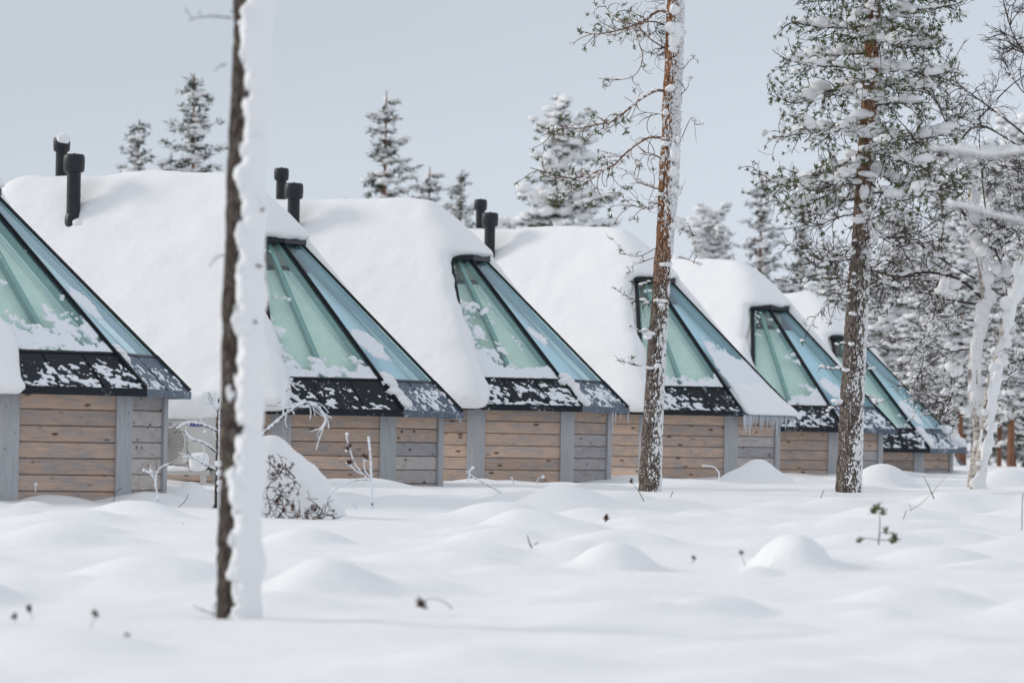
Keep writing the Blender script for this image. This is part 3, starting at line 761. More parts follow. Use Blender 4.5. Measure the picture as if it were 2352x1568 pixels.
text('SAMSUNG', .062, BLUEP, .17, .545, ac)
mb = MB(); mb.box((.19, -.163, .06), (.012, .002, .014)); mb.box((.28, -.163, .052), (.05, .002, .006)); mb.build('rating_label', GREYP, ac, False, org=(0, 0, 0))
mb = MB()
for sx in (-.36, .36): mb.box((sx, 0, -.02), (.03, .17, .02))
mb.build('foot', GASKET, ac, False, org=(0, 0, 0), kind=None)
st = thing('equipment_stand', 'white metal stand with snow on its crossbar beneath the cream unit', 'stand', (acc.x, acc.y, acc.z - .72), rz2 + R(8))
for (c_, h_) in (((0, -.20, .33), (.50, .02, .035)), ((0, .20, .33), (.50, .02, .035))):
    mb = MB(); mb.box(c_, h_); mb.build('crossbar', WHITEM, st, False, org=(0, 0, 0))
for x in (-.42, .42):
    for y in (-.20, .20):
        mb = MB(); mb.box((x, y, -.06), (.035, .025, .355)); mb.build('leg', WHITEM, st, False, org=(0, 0, 0))
mb = MB()
for k, (x, r) in enumerate(((-.3, .07), (-.15, .10), (0, .08), (.13, .06))): mb.blob((x, -.23, .36), (.14, .07, r * .8), k, .3, 2, .3)
mb.build('snow_lump', SNOW, st, org=(0, 0, 0), kind='stuff')
def sd_box(X, Y, Z, c, h, r):
    q = [np.abs(A - b) - k + r for A, b, k in zip((X, Y, Z), c, h)]
    return np.sqrt(sum(np.maximum(a, 0) ** 2 for a in q)) + np.minimum(np.maximum.reduce(q), 0) - r
v, fc = nets(lambda X, Y, Z: sd_box(X, Y, Z, (0, 0, .83), (.50, .24, .19), .13) + .02 * fbm(X * 4, Y * 4, Z * 4, 4, 2), (-.6, -.35, .55), (.6, .35, 1.1), .03)
mb = MB(); mb.add(v, fc); o = mb.build('snow_block', SNOW, None, org=(0, 0, 0)); o.location = ac.location; o.rotation_euler = ac.rotation_euler
tag(o, 'thick rounded block of snow lying on top of the cream air conditioning unit', 'snow')
v, fc = nets(lambda X, Y, Z: sd_box(X, Y, Z, (.40, -.30, .47), (.13, .09, .12), .08) + .02 * fbm(X * 6, Y * 6, Z * 6, 6, 2) - .1 * (Z - .5) * (X - .36), (.1, -.5, .25), (.62, -.1, .78), .025)
mb = MB(); mb.add(v, fc); o = mb.build('snow_block', SNOW, None, org=(0, 0, 0)); o.location = st.location; o.rotation_euler = st.rotation_euler
tag(o, 'small leaning clump of snow at right end of the white stand crossbar', 'snow')
mb = MB(); jb = thing('junction_box', 'small pale blue box on the plank wall right of the cream unit', 'electrical box', w2(.02, -1.9, 1.02), rz2)
mb.box((0, 0, 0), (.06, .04, .09)); mb.build('housing', m_plain('pale_blue_plastic', (.30, .38, .46), .5, .05), jb, False, org=(0, 0, 0))
mb = MB(); mb.tube([(.02, 0, -.09), (.03, -.01, -.2), (.0, 0, -.28), (-.07, -.02, -.25), (-.15, -.04, -.3)], .012, 6); mb.build('cable', GASKET, jb, org=(0, 0, 0))

# ------------------------------------------------------------------ trees: shared pieces
def catmull(P, n):
    P = [Vector(p) for p in P]; P = [P[0] * 2 - P[1]] + P + [P[-1] * 2 - P[-2]]; out_ = []
    m = len(P) - 3
    for k in range(n + 1):
        t = k / n * m; i = min(int(t), m - 1); u = t - i; a, b, c, d_ = P[i:i + 4]
        out_.append(0.5 * ((2 * b) + (c - a) * u + (2 * a - 5 * b + 4 * c - d_) * u * u + (3 * b - a - 3 * c + d_) * u ** 3))
    return out_
def needles(mb, p, d_, n=12, ln=.045, wd=.010, seed=None):
    """a tuft of needles around the twig end p pointing along d_"""
    d_ = Vector(d_).normalized(); V = []; Fc = []
    for k in range(n):
        r = Vector((rng.gauss(0, 1), rng.gauss(0, 1), rng.gauss(0, 1))).normalized()
        a = (r + d_ * .9).normalized(); l_ = ln * rng.uniform(.7, 1.2); s_ = a.cross(Vector((rng.gauss(0, 1), rng.gauss(0, 1), rng.gauss(0, 1)))).normalized() * wd
        b = Vector(p) - d_ * rng.uniform(0, ln * .8)
        i = len(V); V += [tuple(b - s_ * .5), tuple(b + s_ * .5), tuple(b + a * l_ + s_ * .35), tuple(b + a * l_ - s_ * .35)]; Fc.append((i, i + 1, i + 2, i + 3))
    mb.add(V, Fc)
def twig_path(p, d_, ln, n=6, grav=-.1, curl=.35):
    p = Vector(p); d_ = Vector(d_).normalized(); out_ = [p.copy()]; ax = Vector((rng.gauss(0, 1), rng.gauss(0, 1), rng.gauss(0, 1))).normalized()
    for k in range(n):
        d_ = (Matrix.Rotation(curl * rng.uniform(.3, 1) / n * 3, 3, ax) @ d_ + Vector((0, 0, grav * 3 / n))).normalized()
        p = p + d_ * (ln / n); out_.append(p.copy())
    return out_
def trunk(name, path, rads, mat, parent, rough_amp=.008, n=28, seed=1, step=.035):
    L_ = sum((path[i + 1] - path[i]).length for i in range(len(path) - 1)); m = max(20, int(L_ / step))
    P = catmull(path, m); Rr = np.interp(np.linspace(0, 1, len(P)), np.linspace(0, 1, len(rads)), rads)
    def rough(V):
        x, y, z = V[..., 0], V[..., 1], V[..., 2]
        return rough_amp * (1.2 * np.abs(noise(x * 28, y * 28, z * 9, seed)) + .8 * noise(x * 9, y * 9, z * 4, seed + 2))
    mb = MB(); mb.tube(P, Rr, n, False, rough); mb.build(name, mat, parent)
    return P, Rr
def bark_snow(P, Rr, maskf, hmax, parent, soft=.35, na=80, nm='trunk_snow', a0=-math.pi, a1=math.pi, sub=2, seed=0):
    """snow plastered on a trunk; angle 0 faces right (+x), -pi/2 faces the camera"""
    m = len(P) * sub; Q = np.array([tuple(p) for p in P]); ti = np.linspace(0, len(P) - 1, m)
    Q = np.stack([np.interp(ti, np.arange(len(P)), Q[:, k]) for k in range(3)], -1); rr = np.interp(ti, np.arange(len(P)), Rr)
    a = np.linspace(a0, a1, na); A, I = np.meshgrid(a, np.arange(m))
    zc = Q[I, 2]; mk = maskf(A, zc, rr[I])
    h = hmax(A, zc) if callable(hmax) else hmax
    rad = rr[I] * 1.02 + .006 + np.where(mk > 0, h * np.sqrt(np.clip(mk / soft, 0, 1)), -.012)
    V = np.stack([Q[I, 0] + np.cos(A) * rad, Q[I, 1] + np.sin(A) * rad, zc], -1)
    k = mk > 0; kf = k[:-1, :-1] | k[1:, :-1] | k[:-1, 1:] | k[1:, 1:]; j, i = np.nonzero(kf); b = j * na + i
    fc = np.stack([b, b + 1, b + na + 1, b + na], -1); u, inv = np.unique(fc, return_inverse=True)
    mb = MB(); mb.add(V.reshape(-1, 3)[u], inv.reshape(-1, 4)); return mb.build(nm, SNOW, parent)
def snow_on(mb, path, r, dens=1.0, a=0, b=1.0, size=1.0, sub=1):
    """lumps of snow lying along a branch"""
    n = len(path); L_ = sum((path[i + 1] - path[i]).length for i in range(n - 1)); k = max(1, int(L_ / (r * 1.1) * dens))
    for _ in range(k):
        t = rng.uniform(a, b) * (n - 1); i = min(int(t), n - 2); p = path[i].lerp(path[i + 1], t - i); s_ = r * rng.uniform(.6, 1.35) * size
        mb.blob(p + Vector((0, 0, s_ * .45)), (s_ * rng.uniform(.9, 1.4), s_ * rng.uniform(.9, 1.3), s_ * rng.uniform(.55, .85)), rng.randint(0, 999), .3, sub, .6)

# ------------------------------------------------------------------ tree 1: blurred trunk in the foreground
D1 = 26.0
b1 = at(535, 1440, D1); b1.z = gz(b1.x, b1.y) - .05
t1 = thing('foreground_tree', 'blurred dark trunk in the foreground with thick snow plastered down its right side', 'tree', b1)
pth = [at(533, 1500, D1), at(536, 1300, D1), at(541, 1100, D1), at(544, 850, D1), at(548, 600, D1), at(556, 350, D1), at(563, 120, D1), at(572, -120, D1), at(580, -500, D1)]
P1, R1 = trunk('trunk', pth, [.115, .105, .10, .098, .096, .09, .084, .08, .07], BARK_1, t1, .012, 28, 3, .03)
def mk1(A, z, r):
    e = .75 * noise(z * 5.2, 0, 0, 11) - .65 * (np.clip(1 - 2.6 * np.abs(noise(z * 4.1, 0, 0, 12)), 0, 1) - .3) + .6 * noise(z * 11, A * 2.5, 0, 14) + .42 * noise(z * 24, A * 6, 0, 13)
    lim = 1.26 + .45 * e     # half angle of the snow around its centre, which points right and to the camera
    c = A + .30
    return (lim - np.abs(c)) * 1.2
bark_snow(P1, R1, mk1, lambda A, z: .085 + .03 * noise(z * 5, A * 1.5, 0, 15), t1, .75, 90, sub=2)
for k, (px, py, l_, ang) in enumerate(((532, 42, .34, 2.9), (524, 585, .17, 3.0), (520, 148, .10, 3.1), (514, 1420, .2, 2.5), (572, 490, .13, -.2), (570, 610, .10, .3), (572, 170, .08, .2), (566, 1160, .07, .1), (560, 1205, .07, -.2), (574, 740, .06, .4))):
    p = at(px, py, D1 - (.10 if px > 560 else 0)); tw = twig_path(p, (math.cos(ang), -.15, math.sin(ang) * .6), l_, 7, .0 if k < 4 else .06, .6)
    mb = MB(); r0 = .006 if k < 4 else .018; mb.tube(tw, np.linspace(r0, r0 * .35, 8), 6); 
    if k in (0, 3):
        for q in (2, 4, 6): mb.tube(twig_path(tw[q], (-1, 0, rng.uniform(-1, 1)), .1, 5, 0, 1.2), .0028, 4)
    mb.build('twig', TWIG, t1)
mb = MB()
for k in range(3): snow_on(mb, twig_path(at(533 - k * 35, 30 + k * 5, D1), (-1, 0, .1), .1, 3, 0, .1), .012, .8)
mb.build('twig_snow', FROST, t1, kind='stuff')

# ------------------------------------------------------------------ tree 2: slender orange pine with long hanging twigs
D2 = 50.0
def r1(x, y, d=D2): return at(1176 + x / 3.556, y / 3.556, d)
b2 = at(1492, 1122, D2); b2.z = gz(b2.x, b2.y) - .05
t2 = thing('slender_pine', 'slender orange barked pine with sparse looping twigs standing before the fourth cabin', 'tree', b2)
pth = [at(1490, 1145, D2), at(1497, 1000, D2), at(1508, 800, D2), at(1522, 600, D2), at(1532, 400, D2), at(1541, 200, D2), at(1548, 0, D2), at(1556, -220, D2), at(1560, -500, D2)]
P2, R2 = trunk('trunk', pth, [.142, .125, .112, .103, .096, .09, .08, .07, .05], BARK_LO, t2, .012, 30, 5, .03)
zb2 = b2.z
def mk2(A, z, r):
    c = np.cos(A + .55)           # right and towards the camera
    hgt = z - zb2
    sp = fbm(np.cos(A) * 2.6 + 5, np.sin(A) * 2.6, z * 9, 21, 3) * .8 + fbm(np.cos(A) * 11, np.sin(A) * 11, z * 40, 22, 2) * 1.5
    up = .55 * noise(z * 1.7, 0, 0, 23)
    return sp * .62 + c * .42 - .47 + .25 * sstep(2.6, 4.4, hgt) * (up + .3) * 1.5 - .22 * sstep(1.9, 2.6, hgt) * sstep(3.8, 2.9, hgt)
bark_snow(P2, R2, mk2, lambda A, z: .016 + .045 * sstep(2.8, 4.2, z - zb2), t2, .4, 150, sub=3)
mb = MB()   # big clumps resting on branch stubs
for (px, py, rx, rz_) in ((1543, 175 / 3.556 + 14, 26, 20), (1552, 92, 20, 22), (1553, 75, 22, 16), (1541, 115, 14, 8), (1537, 202, 16, 9), (1528, 258, 9, 8), (1527, 330, 13, 8), (1547, 350, 13, 28), (1555, 320, 8, 12), (1547, 395, 16, 16),
                         (1550, 440, 14, 14), (1558, 510, 16, 14), (1545, 520, 24, 10), (1530, 605, 20, 7), (1515, 690, 16, 6), (1495, 765, 22, 8), (1487, 772, 12, 9), (1510, 840, 12, 6), (1482, 843, 22, 5), (1515, 700, 10, 7), (1478, 757, 10, 7), (1548, 20, 14, 16)):
    p = at(px + 2, py, D2 - .11); sx = rx / 176; sz = rz_ / 176
    for q in range(3): mb.blob(p + Vector((rng.uniform(-.4, .4) * sx, rng.uniform(-.05, .03), rng.uniform(-.3, .3) * sz)), (sx * .62, .09, sz * .7), rng.randint(0, 999), .35, 2)
mb.build('snow_clump', SNOW, t2, kind='stuff')
def limb(parent, path, r0, twigs, tuftp, side=-1, snow=.5, bark=TWIGR, tw_len=(.18, .5), ndl=12, grav=-.10, fork=.4, curl=.9, nl=.055, t0=.2, sz=.04, need=NEED, csz=.028, tips=.8, twp=.5):
    n = 22; P = catmull(path, n); b = MB(); nb = MB(); sb = MB()
    b.tube(P, np.linspace(r0, r0 * .28, n + 1), 7)
    if snow: snow_on(sb, P, sz * .7, snow * .6, .05, .95)
    outward = (P[-1] - P[0]).normalized(); cn = 0
    for k in range(twigs):
        t = t0 + (1 - t0) * (k + rng.random()) / twigs; i = min(int(t * n), n - 1); p = P[i]; tg = (P[i + 1] - P[i]).normalized()
        d_ = (tg * .8 + Vector((rng.gauss(0, .5), rng.gauss(0, .6), rng.gauss(-.05, .6)))).normalized()
        ln = rng.uniform(*tw_len) * (1.15 - .45 * t); tp = twig_path(p, d_, ln, 7, grav, curl); b.tube(tp, np.linspace(.0058, .0032, 8), 4, False)
        ends = [(tp[-1], tp[-1] - tp[-2])]
        for q in range(4):
            if rng.random() < fork:
                j = rng.randint(2, 6); t2_ = twig_path(tp[j], (tp[j] - tp[j - 1]).normalized() + Vector((rng.gauss(0, .7), rng.gauss(0, .7), rng.gauss(0, .5))), ln * rng.uniform(.3, .6), 5, grav, curl)
                b.tube(t2_, .0026, 3, False); ends.append((t2_[-1], t2_[-1] - t2_[-2]))
        for e_, dd in ends:
            if rng.random() < tuftp:
                needles(nb, e_, dd, ndl, nl); cn += 1
                if rng.random() < snow * tips: s_ = csz * rng.uniform(.6, 1.5); sb.blob(e_ + Vector((0, 0, s_ * .6)), (s_, s_, s_ * .85), rng.randint(0, 999), .3, 1, .7)
        if rng.random() < snow * twp: snow_on(sb, tp[:5], csz * .8, .5)
    o = b.build('branch', bark, parent)
    if nb.n: nb.build('needles', need, o, org=parent.location, kind='stuff')
    if sb.n: sb.build('branch_snow', SNOW, o, org=parent.location, kind='stuff')
    return P
dv = lambda pts, dd: [r1(x, y, D2 + dd * k / (len(pts) - 1)) for k, (x, y) in enumerate(pts)]
limb(t2, dv([(1265, 100), (1190, 92), (1100, 155), (1000, 205), (900, 240), (800, 265), (690, 280), (600, 270)], -.4), .017, 20, .28, snow=.22, grav=-.12, tw_len=(.2, .5), curl=1.5)
limb(t2, dv([(1265, 215), (1190, 185), (1090, 180), (1035, 230), (1030, 330), (1070, 470), (1010, 610), (870, 655), (700, 640)], .3), .011, 10, .3, snow=.12, grav=-.05, curl=1.3)
limb(t2, dv([(1265, 405), (1130, 320), (1030, 220), (900, 170), (790, 90), (720, -20)], .4), .010, 12, .5, snow=.2, grav=.0, curl=1.2)
limb(t2, dv([(1245, 745), (1180, 740), (1100, 780), (1030, 825), (950, 890), (860, 970), (790, 1000), (690, 1020), (560, 1050), (420, 1050), (240, 1110)], -.5), .019, 26, .62, snow=.55, grav=-.13, t0=.35, tw_len=(.2, .48))
limb(t2, dv([(1235, 1130), (1130, 1120), (1050, 1160), (985, 1205), (900, 1280), (840, 1345), (760, 1380), (640, 1425), (500, 1455), (400, 1445), (280, 1410), (150, 1370)], .4), .018, 26, .62, snow=.7, grav=-.10, t0=.3, tw_len=(.2, .5))
limb(t2, dv([(840, 1345), (740, 1400), (600, 1500), (480, 1560), (400, 1640)], .1), .009, 12, .8, snow=.8, grav=-.05)
limb(t2, dv([(1225, 1300), (1150, 1260), (1070, 1245)], -.1), .012, 7, 0, snow=.2, grav=0)
limb(t2, dv([(1215, 1550), (1130, 1525), (1020, 1480), (960, 1400)], -.1), .010, 9, .1, snow=1.2, grav=0)
limb(t2, dv([(1245, 940), (1190, 930), (1060, 910), (1010, 860)], 0), .006, 5, 0, snow=.2, grav=.04)
limb(t2, dv([(1215, 1640), (1100, 1700), (960, 1660), (860, 1560)], 0), .008, 8, .5, snow=.3, grav=.0)
for pts, tw in (([(1508, 590), (1480, 600), (1455, 610), (1435, 640)], 7), ([(1506, 570), (1470, 588), (1435, 582), (1405, 545)], 6), ([(1505, 640), (1470, 655), (1450, 645)], 7), ([(1500, 695), (1470, 690), (1440, 680), (1410, 662)], 8), ([(1500, 690), (1480, 700), (1455, 702)], 5),
                ([(1500, 765), (1475, 765), (1448, 748)], 4), ([(1496, 845), (1470, 840), (1440, 832), (1412, 828)], 5), ([(1560, 590), (1590, 600), (1610, 612)], 4), ([(1560, 540), (1580, 520), (1600, 560)], 3), ([(1560, 330), (1590, 270), (1600, 330)], 2),
                ([(1568, 160), (1590, 135), (1605, 140)], 2), ([(1556, 225), (1580, 200), (1583, 175)], 2), ([(1530, 430), (1555, 445), (1575, 415)], 2)):
    limb(t2, [at(x, y, D2 - .12 * k) for k, (x, y) in enumerate(pts)], .006, tw, .04, snow=.45, grav=0, bark=TWIG, tw_len=(.06, .2), sz=.05, t0=.2)
for k in range(12):      # fine loops of dead twigs near the stem at the top
    x0 = 1250; y0 = rng.uniform(0, 500); mb = MB()
    for q in range(3): mb.tube(twig_path(r1(x0, y0 + q * 14), (-1, rng.uniform(-.5, .5), rng.uniform(-.8, .8)), rng.uniform(.25, .5), 9, -.03, 1.6), np.linspace(.004, .002, 10), 4, False)
    mb.build('dead_twigs', TWIG, t2, kind='stuff')

# ------------------------------------------------------------------ tree 3: dense snowy pine
D3 = 50.5
b3 = at(1950, 1112, D3); b3.z = gz(b3.x, b3.y) - .05
t3 = thing('dense_pine', 'bushy snow laden pine with dark trunk speckled by snow and long crown on the right', 'tree', b3)
pth = [at(1948, 1130, D3), at(1955, 950, D3), at(1965, 750, D3), at(1978, 550, D3), at(1990, 350, D3), at(2000, 170, D3), at(2008, 0, D3), at(2018, -250, D3), at(2026, -520, D3)]
P3, R3 = trunk('trunk', pth, [.158, .145, .135, .118, .108, .098, .088, .07, .04], BARK_3, t3, .014, 30, 8, .03)
zb3 = b3.z
def mk3(A, z, r):
    c = np.cos(A + .45); sp = fbm(np.cos(A) * 2.8 + 5, np.sin(A) * 2.8, z * 8, 31, 3) * .8 + fbm(np.cos(A) * 11, np.sin(A) * 11, z * 40, 32, 2) * 1.5
    return sp * .58 + c * .42 - .44 - .15 * sstep(2.5, 3.5, z - zb3)
bark_snow(P3, R3, mk3, .02, t3, .4, 150, sub=3)
mb = MB()
for (px, py, rx, rz_) in ((1990, 300, 40, 13), (2000, 292, 22, 10), (1960, 310, 20, 8), (1995, 340, 26, 10), (1985, 440, 14, 22), (1980, 505, 20, 14), (1990, 475, 18, 10), (1995, 400, 30, 8), (1960, 645, 7, 6), (1990, 630, 8, 10), (1958, 720, 8, 6), (1955, 790, 7, 5), (1940, 850, 10, 5), (2005, 145, 36, 14), (1995, 220, 40, 14), (2010, 60, 26, 10), (1980, 30, 20, 10), (1990, 90, 22, 8), (1925, 920, 16, 6), (2010, 920, 9, 7), (2000, 845, 9, 4), (1960, 575, 8, 10), (2005, 540, 12, 14)):
    for q in range(4): mb.blob(at(px, py, D3 - .13) + Vector((rng.uniform(-.6, .6) * rx / 176, rng.uniform(-.08, .05), rng.uniform(-.3, .3) * rz_ / 176)), (rx / 176 * .55, .10, rz_ / 176 * .75), rng.randint(0, 999), .35, 2)
mb.build('snow_clump', SNOW, t3, kind='stuff')
def crown_w(y):          # half width of the crown in pixels
    return np.interp(y, [-520, -200, 0, 120, 330, 520, 600, 700], [40, 190, 245, 250, 270, 235, 190, 110])
nb3 = 84
for k in range(nb3):
    yy = -430 + 1080 * (k / nb3) + rng.uniform(-8, 8)
    i = int(np.argmin([abs(p.z - at(1990, yy, D3).z) for p in P3])); p0 = P3[i]
    an = k * 2.39996 + rng.uniform(-.25, .25); ln = crown_w(yy) / 176 * rng.uniform(.72, 1.05) * (1 if math.cos(an) < 0 else .92)
    dr = Vector((math.cos(an), math.sin(an), 0)); rise = rng.uniform(-.05, .25) if yy < 250 else rng.uniform(-.22, .08)
    low = yy > 470
    pts = [p0, p0 + dr * ln * .35 + Vector((0, 0, ln * (rise - .05))), p0 + dr * ln * .7 + Vector((0, 0, ln * (rise - .10 + rng.uniform(-.08, .08)))), p0 + dr * ln + Vector((0, 0, ln * (rise + rng.uniform(-.1, .1))))]
    limb(t3, pts, .015 if not low else .011, 24 if not low else 16, .66 if not low else .10, snow=.75 if not low else .6, grav=.0, bark=TWIG, tw_len=(.22, .55), curl=.9, t0=.18, sz=.05, fork=.6, nl=.046, csz=.040, ndl=10, tips=.16, twp=.22)
    if not low:
        mb = MB(); snow_on(mb, [p0 + (q - p0) * 1.0 for q in pts], .095, .6, .05, .85, 1.0, 2); mb.build('bough_snow', SNOW, t3, kind='stuff')
for pts, tw in (([(1960, 800), (1935, 790), (1915, 795)], 5), ([(1950, 845), (1915, 848), (1885, 845)], 4), ([(1940, 925), (1915, 935), (1895, 950)], 3), ([(1970, 660), (1930, 640), (1880, 640), (1830, 650), (1790, 640)], 16), ([(1968, 700), (1920, 690), (1880, 720), (1850, 770)], 12), ([(1990, 800), (2010, 795), (2020, 800)], 3), ([(1992, 910), (2010, 915), (2022, 925)], 3),
                ([(1975, 590), (1910, 600), (1860, 570), (1800, 560)], 14), ([(2000, 640), (2060, 660), (2100, 650)], 12), ([(1995, 700), (2030, 720), (2040, 700)], 8)):
    limb(t3, [at(x, y, D3 - .15 * k) for k, (x, y) in enumerate(pts)], .010, tw, .06, snow=.7, grav=-.02, bark=TWIG, tw_len=(.08, .35), sz=.05, t0=.15)

# ------------------------------------------------------------------ tree 4: birch with two snow covered stems
D4 = 52.0
def birch_limb(parent, path, r0, depth, snow, spread=.6, lens=.5, tw=7, name='branch', mat=TWIG, ns=.035):
    n = 16; P = catmull(path, n); b = MB(); sb = MB(); b.tube(P, np.linspace(r0, r0 * .35, n + 1), 7)
    if snow: snow_on(sb, P, ns + r0, snow, .03, .97, 1.0, 2 if r0 > .015 else 1)
    def rec(Pp, r, dep, ln):
        m = len(Pp) - 1
        for k in range(tw if dep == depth else 4):
            i = rng.randint(int(m * .2), m - 1); tg = (Pp[i + 1] - Pp[i]).normalized()
            d_ = (tg + Vector((rng.gauss(0, spread), rng.gauss(0, spread), rng.gauss(.08, spread)))).normalized()
            q = twig_path(Pp[i], d_, ln * rng.uniform(.6, 1.2), 6, .0, .7); b.tube(q, np.linspace(r, r * .5, 7), 4, False)
            if rng.random() < snow * .5: snow_on(sb, q, ns * .55, .6)
            if dep > 1: rec(q, max(r * .62, .0034), dep - 1, ln * .6)
    rec(P, max(r0 * .45, .0062), depth, lens)
    o = b.build(name, mat, parent)
    if sb.n: sb.build('branch_snow', SNOW, o, org=parent.location, kind='stuff')
b4 = at(2240, 1104, D4); b4.z = gz(b4.x, b4.y) - .05
t4 = thing('snowy_birch', 'white birch with two leaning stems thickly plastered with snow at the right', 'tree', b4)
sA = [at(2238, 1120, D4), at(2250, 1000, D4), at(2236, 900, D4), at(2240, 790, D4), at(2262, 700, D4), at(2252, 600, D4), at(2232, 500, D4), at(2228, 400, D4), at(2200, 330, D4), at(2170, 260, D4)]
sB = [at(2240, 1130, D4 - .15), at(2246, 1090, D4 - .2), at(2262, 1000, D4 - .25), at(2275, 900, D4 - .3), at(2300, 790, D4 - .3), at(2330, 660, D4 - .35), at(2362, 540, D4 - .4), at(2400, 420, D4 - .4), at(2440, 250, D4 - .4)]
PA_, RA_ = trunk('stem', sA, [.10, .085, .075, .07, .06, .05, .045, .035, .025, .012], BIRCH, t4, .006, 22, 9, .04)
PB_, RB_ = trunk('stem', sB, [.085, .075, .07, .065, .055, .045, .035, .02], BIRCH, t4, .006, 22, 10, .04)
zb4 = b4.z
def mkb(sd):
    def f_(A, z, r): return .45 * np.cos(A + .6) + .62 * fbm(np.cos(A) * 1.6, np.sin(A) * 1.6, z * 2.6, sd, 3) + .35 * fbm(np.cos(A) * 4, np.sin(A) * 4, z * 9, sd + 3, 2) - .16 + .12 * sstep(.6, 1.4, z - zb4) + .3 * noise(z * 9, A * 1.5, 0, sd + 8)
    return f_
bark_snow(PA_, RA_, mkb(41), lambda A, z: .02 + .035 * (noise(z * 6, A * 1.5, 0, 44) + .5), t4, .5, 70, sub=1)
bark_snow(PB_, RB_, mkb(51), lambda A, z: .025 + .04 * (noise(z * 6, A * 1.5, 0, 54) + .5), t4, .4, 70, sub=1)
mb = MB()
for P_ in (PA_, PB_):
    for k in range(10, len(P_) - 6, 2):
        if rng.random() < .5: s_ = rng.uniform(.04, .11); mb.blob(P_[k] + Vector((rng.uniform(-.05, .09), -.06, 0)), (s_, s_ * .8, s_ * rng.uniform(.7, 1.3)), rng.randint(0, 999), .35, 2)
for (px, py, rx, rz_) in ((2240, 350, 70, 22), (2200, 365, 50, 20), (2290, 350, 50, 20), (2180, 655, 30, 20), (2160, 665, 25, 14), (2190, 850, 22, 20), (2130, 420, 20, 20), (2240, 570, 40, 25), (2150, 340, 40, 14), (2300, 620, 25, 25)):
    for q in range(4): mb.blob(at(px, py, D4 - .1) + Vector((rng.uniform(-.6, .6) * rx / 170, rng.uniform(-.1, .1), rng.uniform(-.4, .4) * rz_ / 170)), (rx / 170 * .45, .12, rz_ / 170 * .6), rng.randint(0, 999), .3, 2)
mb.build('snow_clump', SNOW, t4, kind='stuff')
BL = [([(2262, 690), (2200, 640), (2120, 625), (2060, 640), (2010, 660)], .024), ([(2232, 520), (2180, 440), (2130, 380), (2090, 300)], .022), ([(2240, 640), (2170, 600), (2110, 560), (2060, 540)], .016), ([(2250, 700), (2190, 690), (2150, 680)], .020),
      ([(2240, 800), (2180, 810), (2120, 850), (2090, 900)], .013), ([(2236, 880), (2190, 900), (2150, 960)], .010), ([(2228, 430), (2170, 400), (2120, 420), (2060, 400)], .016), ([(2252, 600), (2300, 540), (2352, 500)], .016),
      ([(2300, 790), (2340, 700), (2400, 640)], .014), ([(2330, 660), (2280, 560), (2260, 450), (2250, 330)], .016), ([(2200, 330), (2260, 260), (2330, 190), (2400, 150)], .014), ([(2170, 260), (2110, 180), (2060, 90)], .012),
      ([(2240, 560), (2300, 470), (2352, 420)], .012), ([(2250, 760), (2200, 740), (2140, 760), (2100, 800)], .012), ([(2275, 900), (2330, 850), (2380, 820)], .010), ([(2200, 340), (2150, 230), (2120, 150)], .012), ([(2236, 480), (2200, 480), (2130, 520), (2080, 560)], .014)]
for k, (pts, r_) in enumerate(BL):
    dd = rng.uniform(-.6, .5); birch_limb(t4, [at(x, y, D4 + dd * j / (len(pts) - 1)) for j, (x, y) in enumerate(pts)], r_, 3, .42 if k not in (10, 11, 15) else .25, .6, .45, 11, ns=.032)
# ------------------------------------------------------------------ tree 5: birch branches reaching in from beyond the right edge
b5 = at(2560, 1100, 55); b5.z = gz(b5.x, b5.y) - .05
t5 = thing('bare_birch', 'bare twiggy birch reaching in from beyond the upper right edge', 'tree', b5)
P5, R5 = trunk('stem', [Vector((b5.x, 55, b5.z - .1)), at(2540, 800, 55), at(2500, 500, 55), at(2470, 200, 55), at(2450, -200, 55), at(2440, -500, 55)], [.12, .10, .08, .07, .05, .02], BIRCH, t5, .005, 16, 14, .06)
for pts, r_ in (([(2490, 420), (2400, 350), (2330, 290), (2250, 230), (2180, 180)], .020), ([(2480, 280), (2420, 180), (2352, 120), (2320, 60), (2300, -20)], .018), ([(2495, 460), (2420, 400), (2330, 330), (2260, 290), (2200, 270)], .018), ([(2470, 100), (2400, 30), (2352, -40)], .014),
                ([(2480, 380), (2400, 260), (2340, 200), (2300, 130)], .014), ([(2500, 500), (2440, 440), (2352, 390), (2290, 380)], .014), ([(2475, 220), (2400, 120), (2330, 100)], .012), ([(2500, 560), (2420, 600), (2352, 640), (2310, 690)], .012)):
    dd = rng.uniform(-.8, .5); birch_limb(t5, [at(x, y, 55 + dd * j / (len(pts) - 1)) for j, (x, y) in enumerate(pts)], r_, 3, .10, .5, .5, 10, ns=.02)

# ------------------------------------------------------------------ tree 6: two blurred snowy boughs close to the camera, right edge
b6 = at(2620, 1560, 21); b6.z = gz(b6.x, 21) - .05
t6 = thing('near_snowy_tree', 'blurred near boughs carrying snow that enter the frame at the right edge', 'tree', b6)
trunk('trunk', [Vector((b6.x, 21, b6.z - .1)), at(2610, 1000, 21), at(2600, 400, 21), at(2590, -200, 21)], [.10, .09, .08, .05], BARK_1, t6, .008, 16, 15, .06)
for pts, r_ in (([(2600, 330), (2480, 345), (2352, 352), (2280, 362), (2220, 352), (2140, 345)], .007), ([(2600, 560), (2480, 540), (2352, 512), (2290, 500), (2230, 482), (2170, 472)], .007)):
    P_ = catmull([at(x, y, 21) for x, y in pts], 20); mb = MB(); mb.tube(P_, np.linspace(r_ * 2, r_ * .6, 21), 6)
    o = mb.build('bough', TWIG, t6); mb = MB(); snow_on(mb, [p + Vector((0, -.005, .004)) for p in P_], .020, 3.0, 0, 1, 1, 2); mb.build('bough_snow', SNOW, o, org=t6.location, kind='stuff')

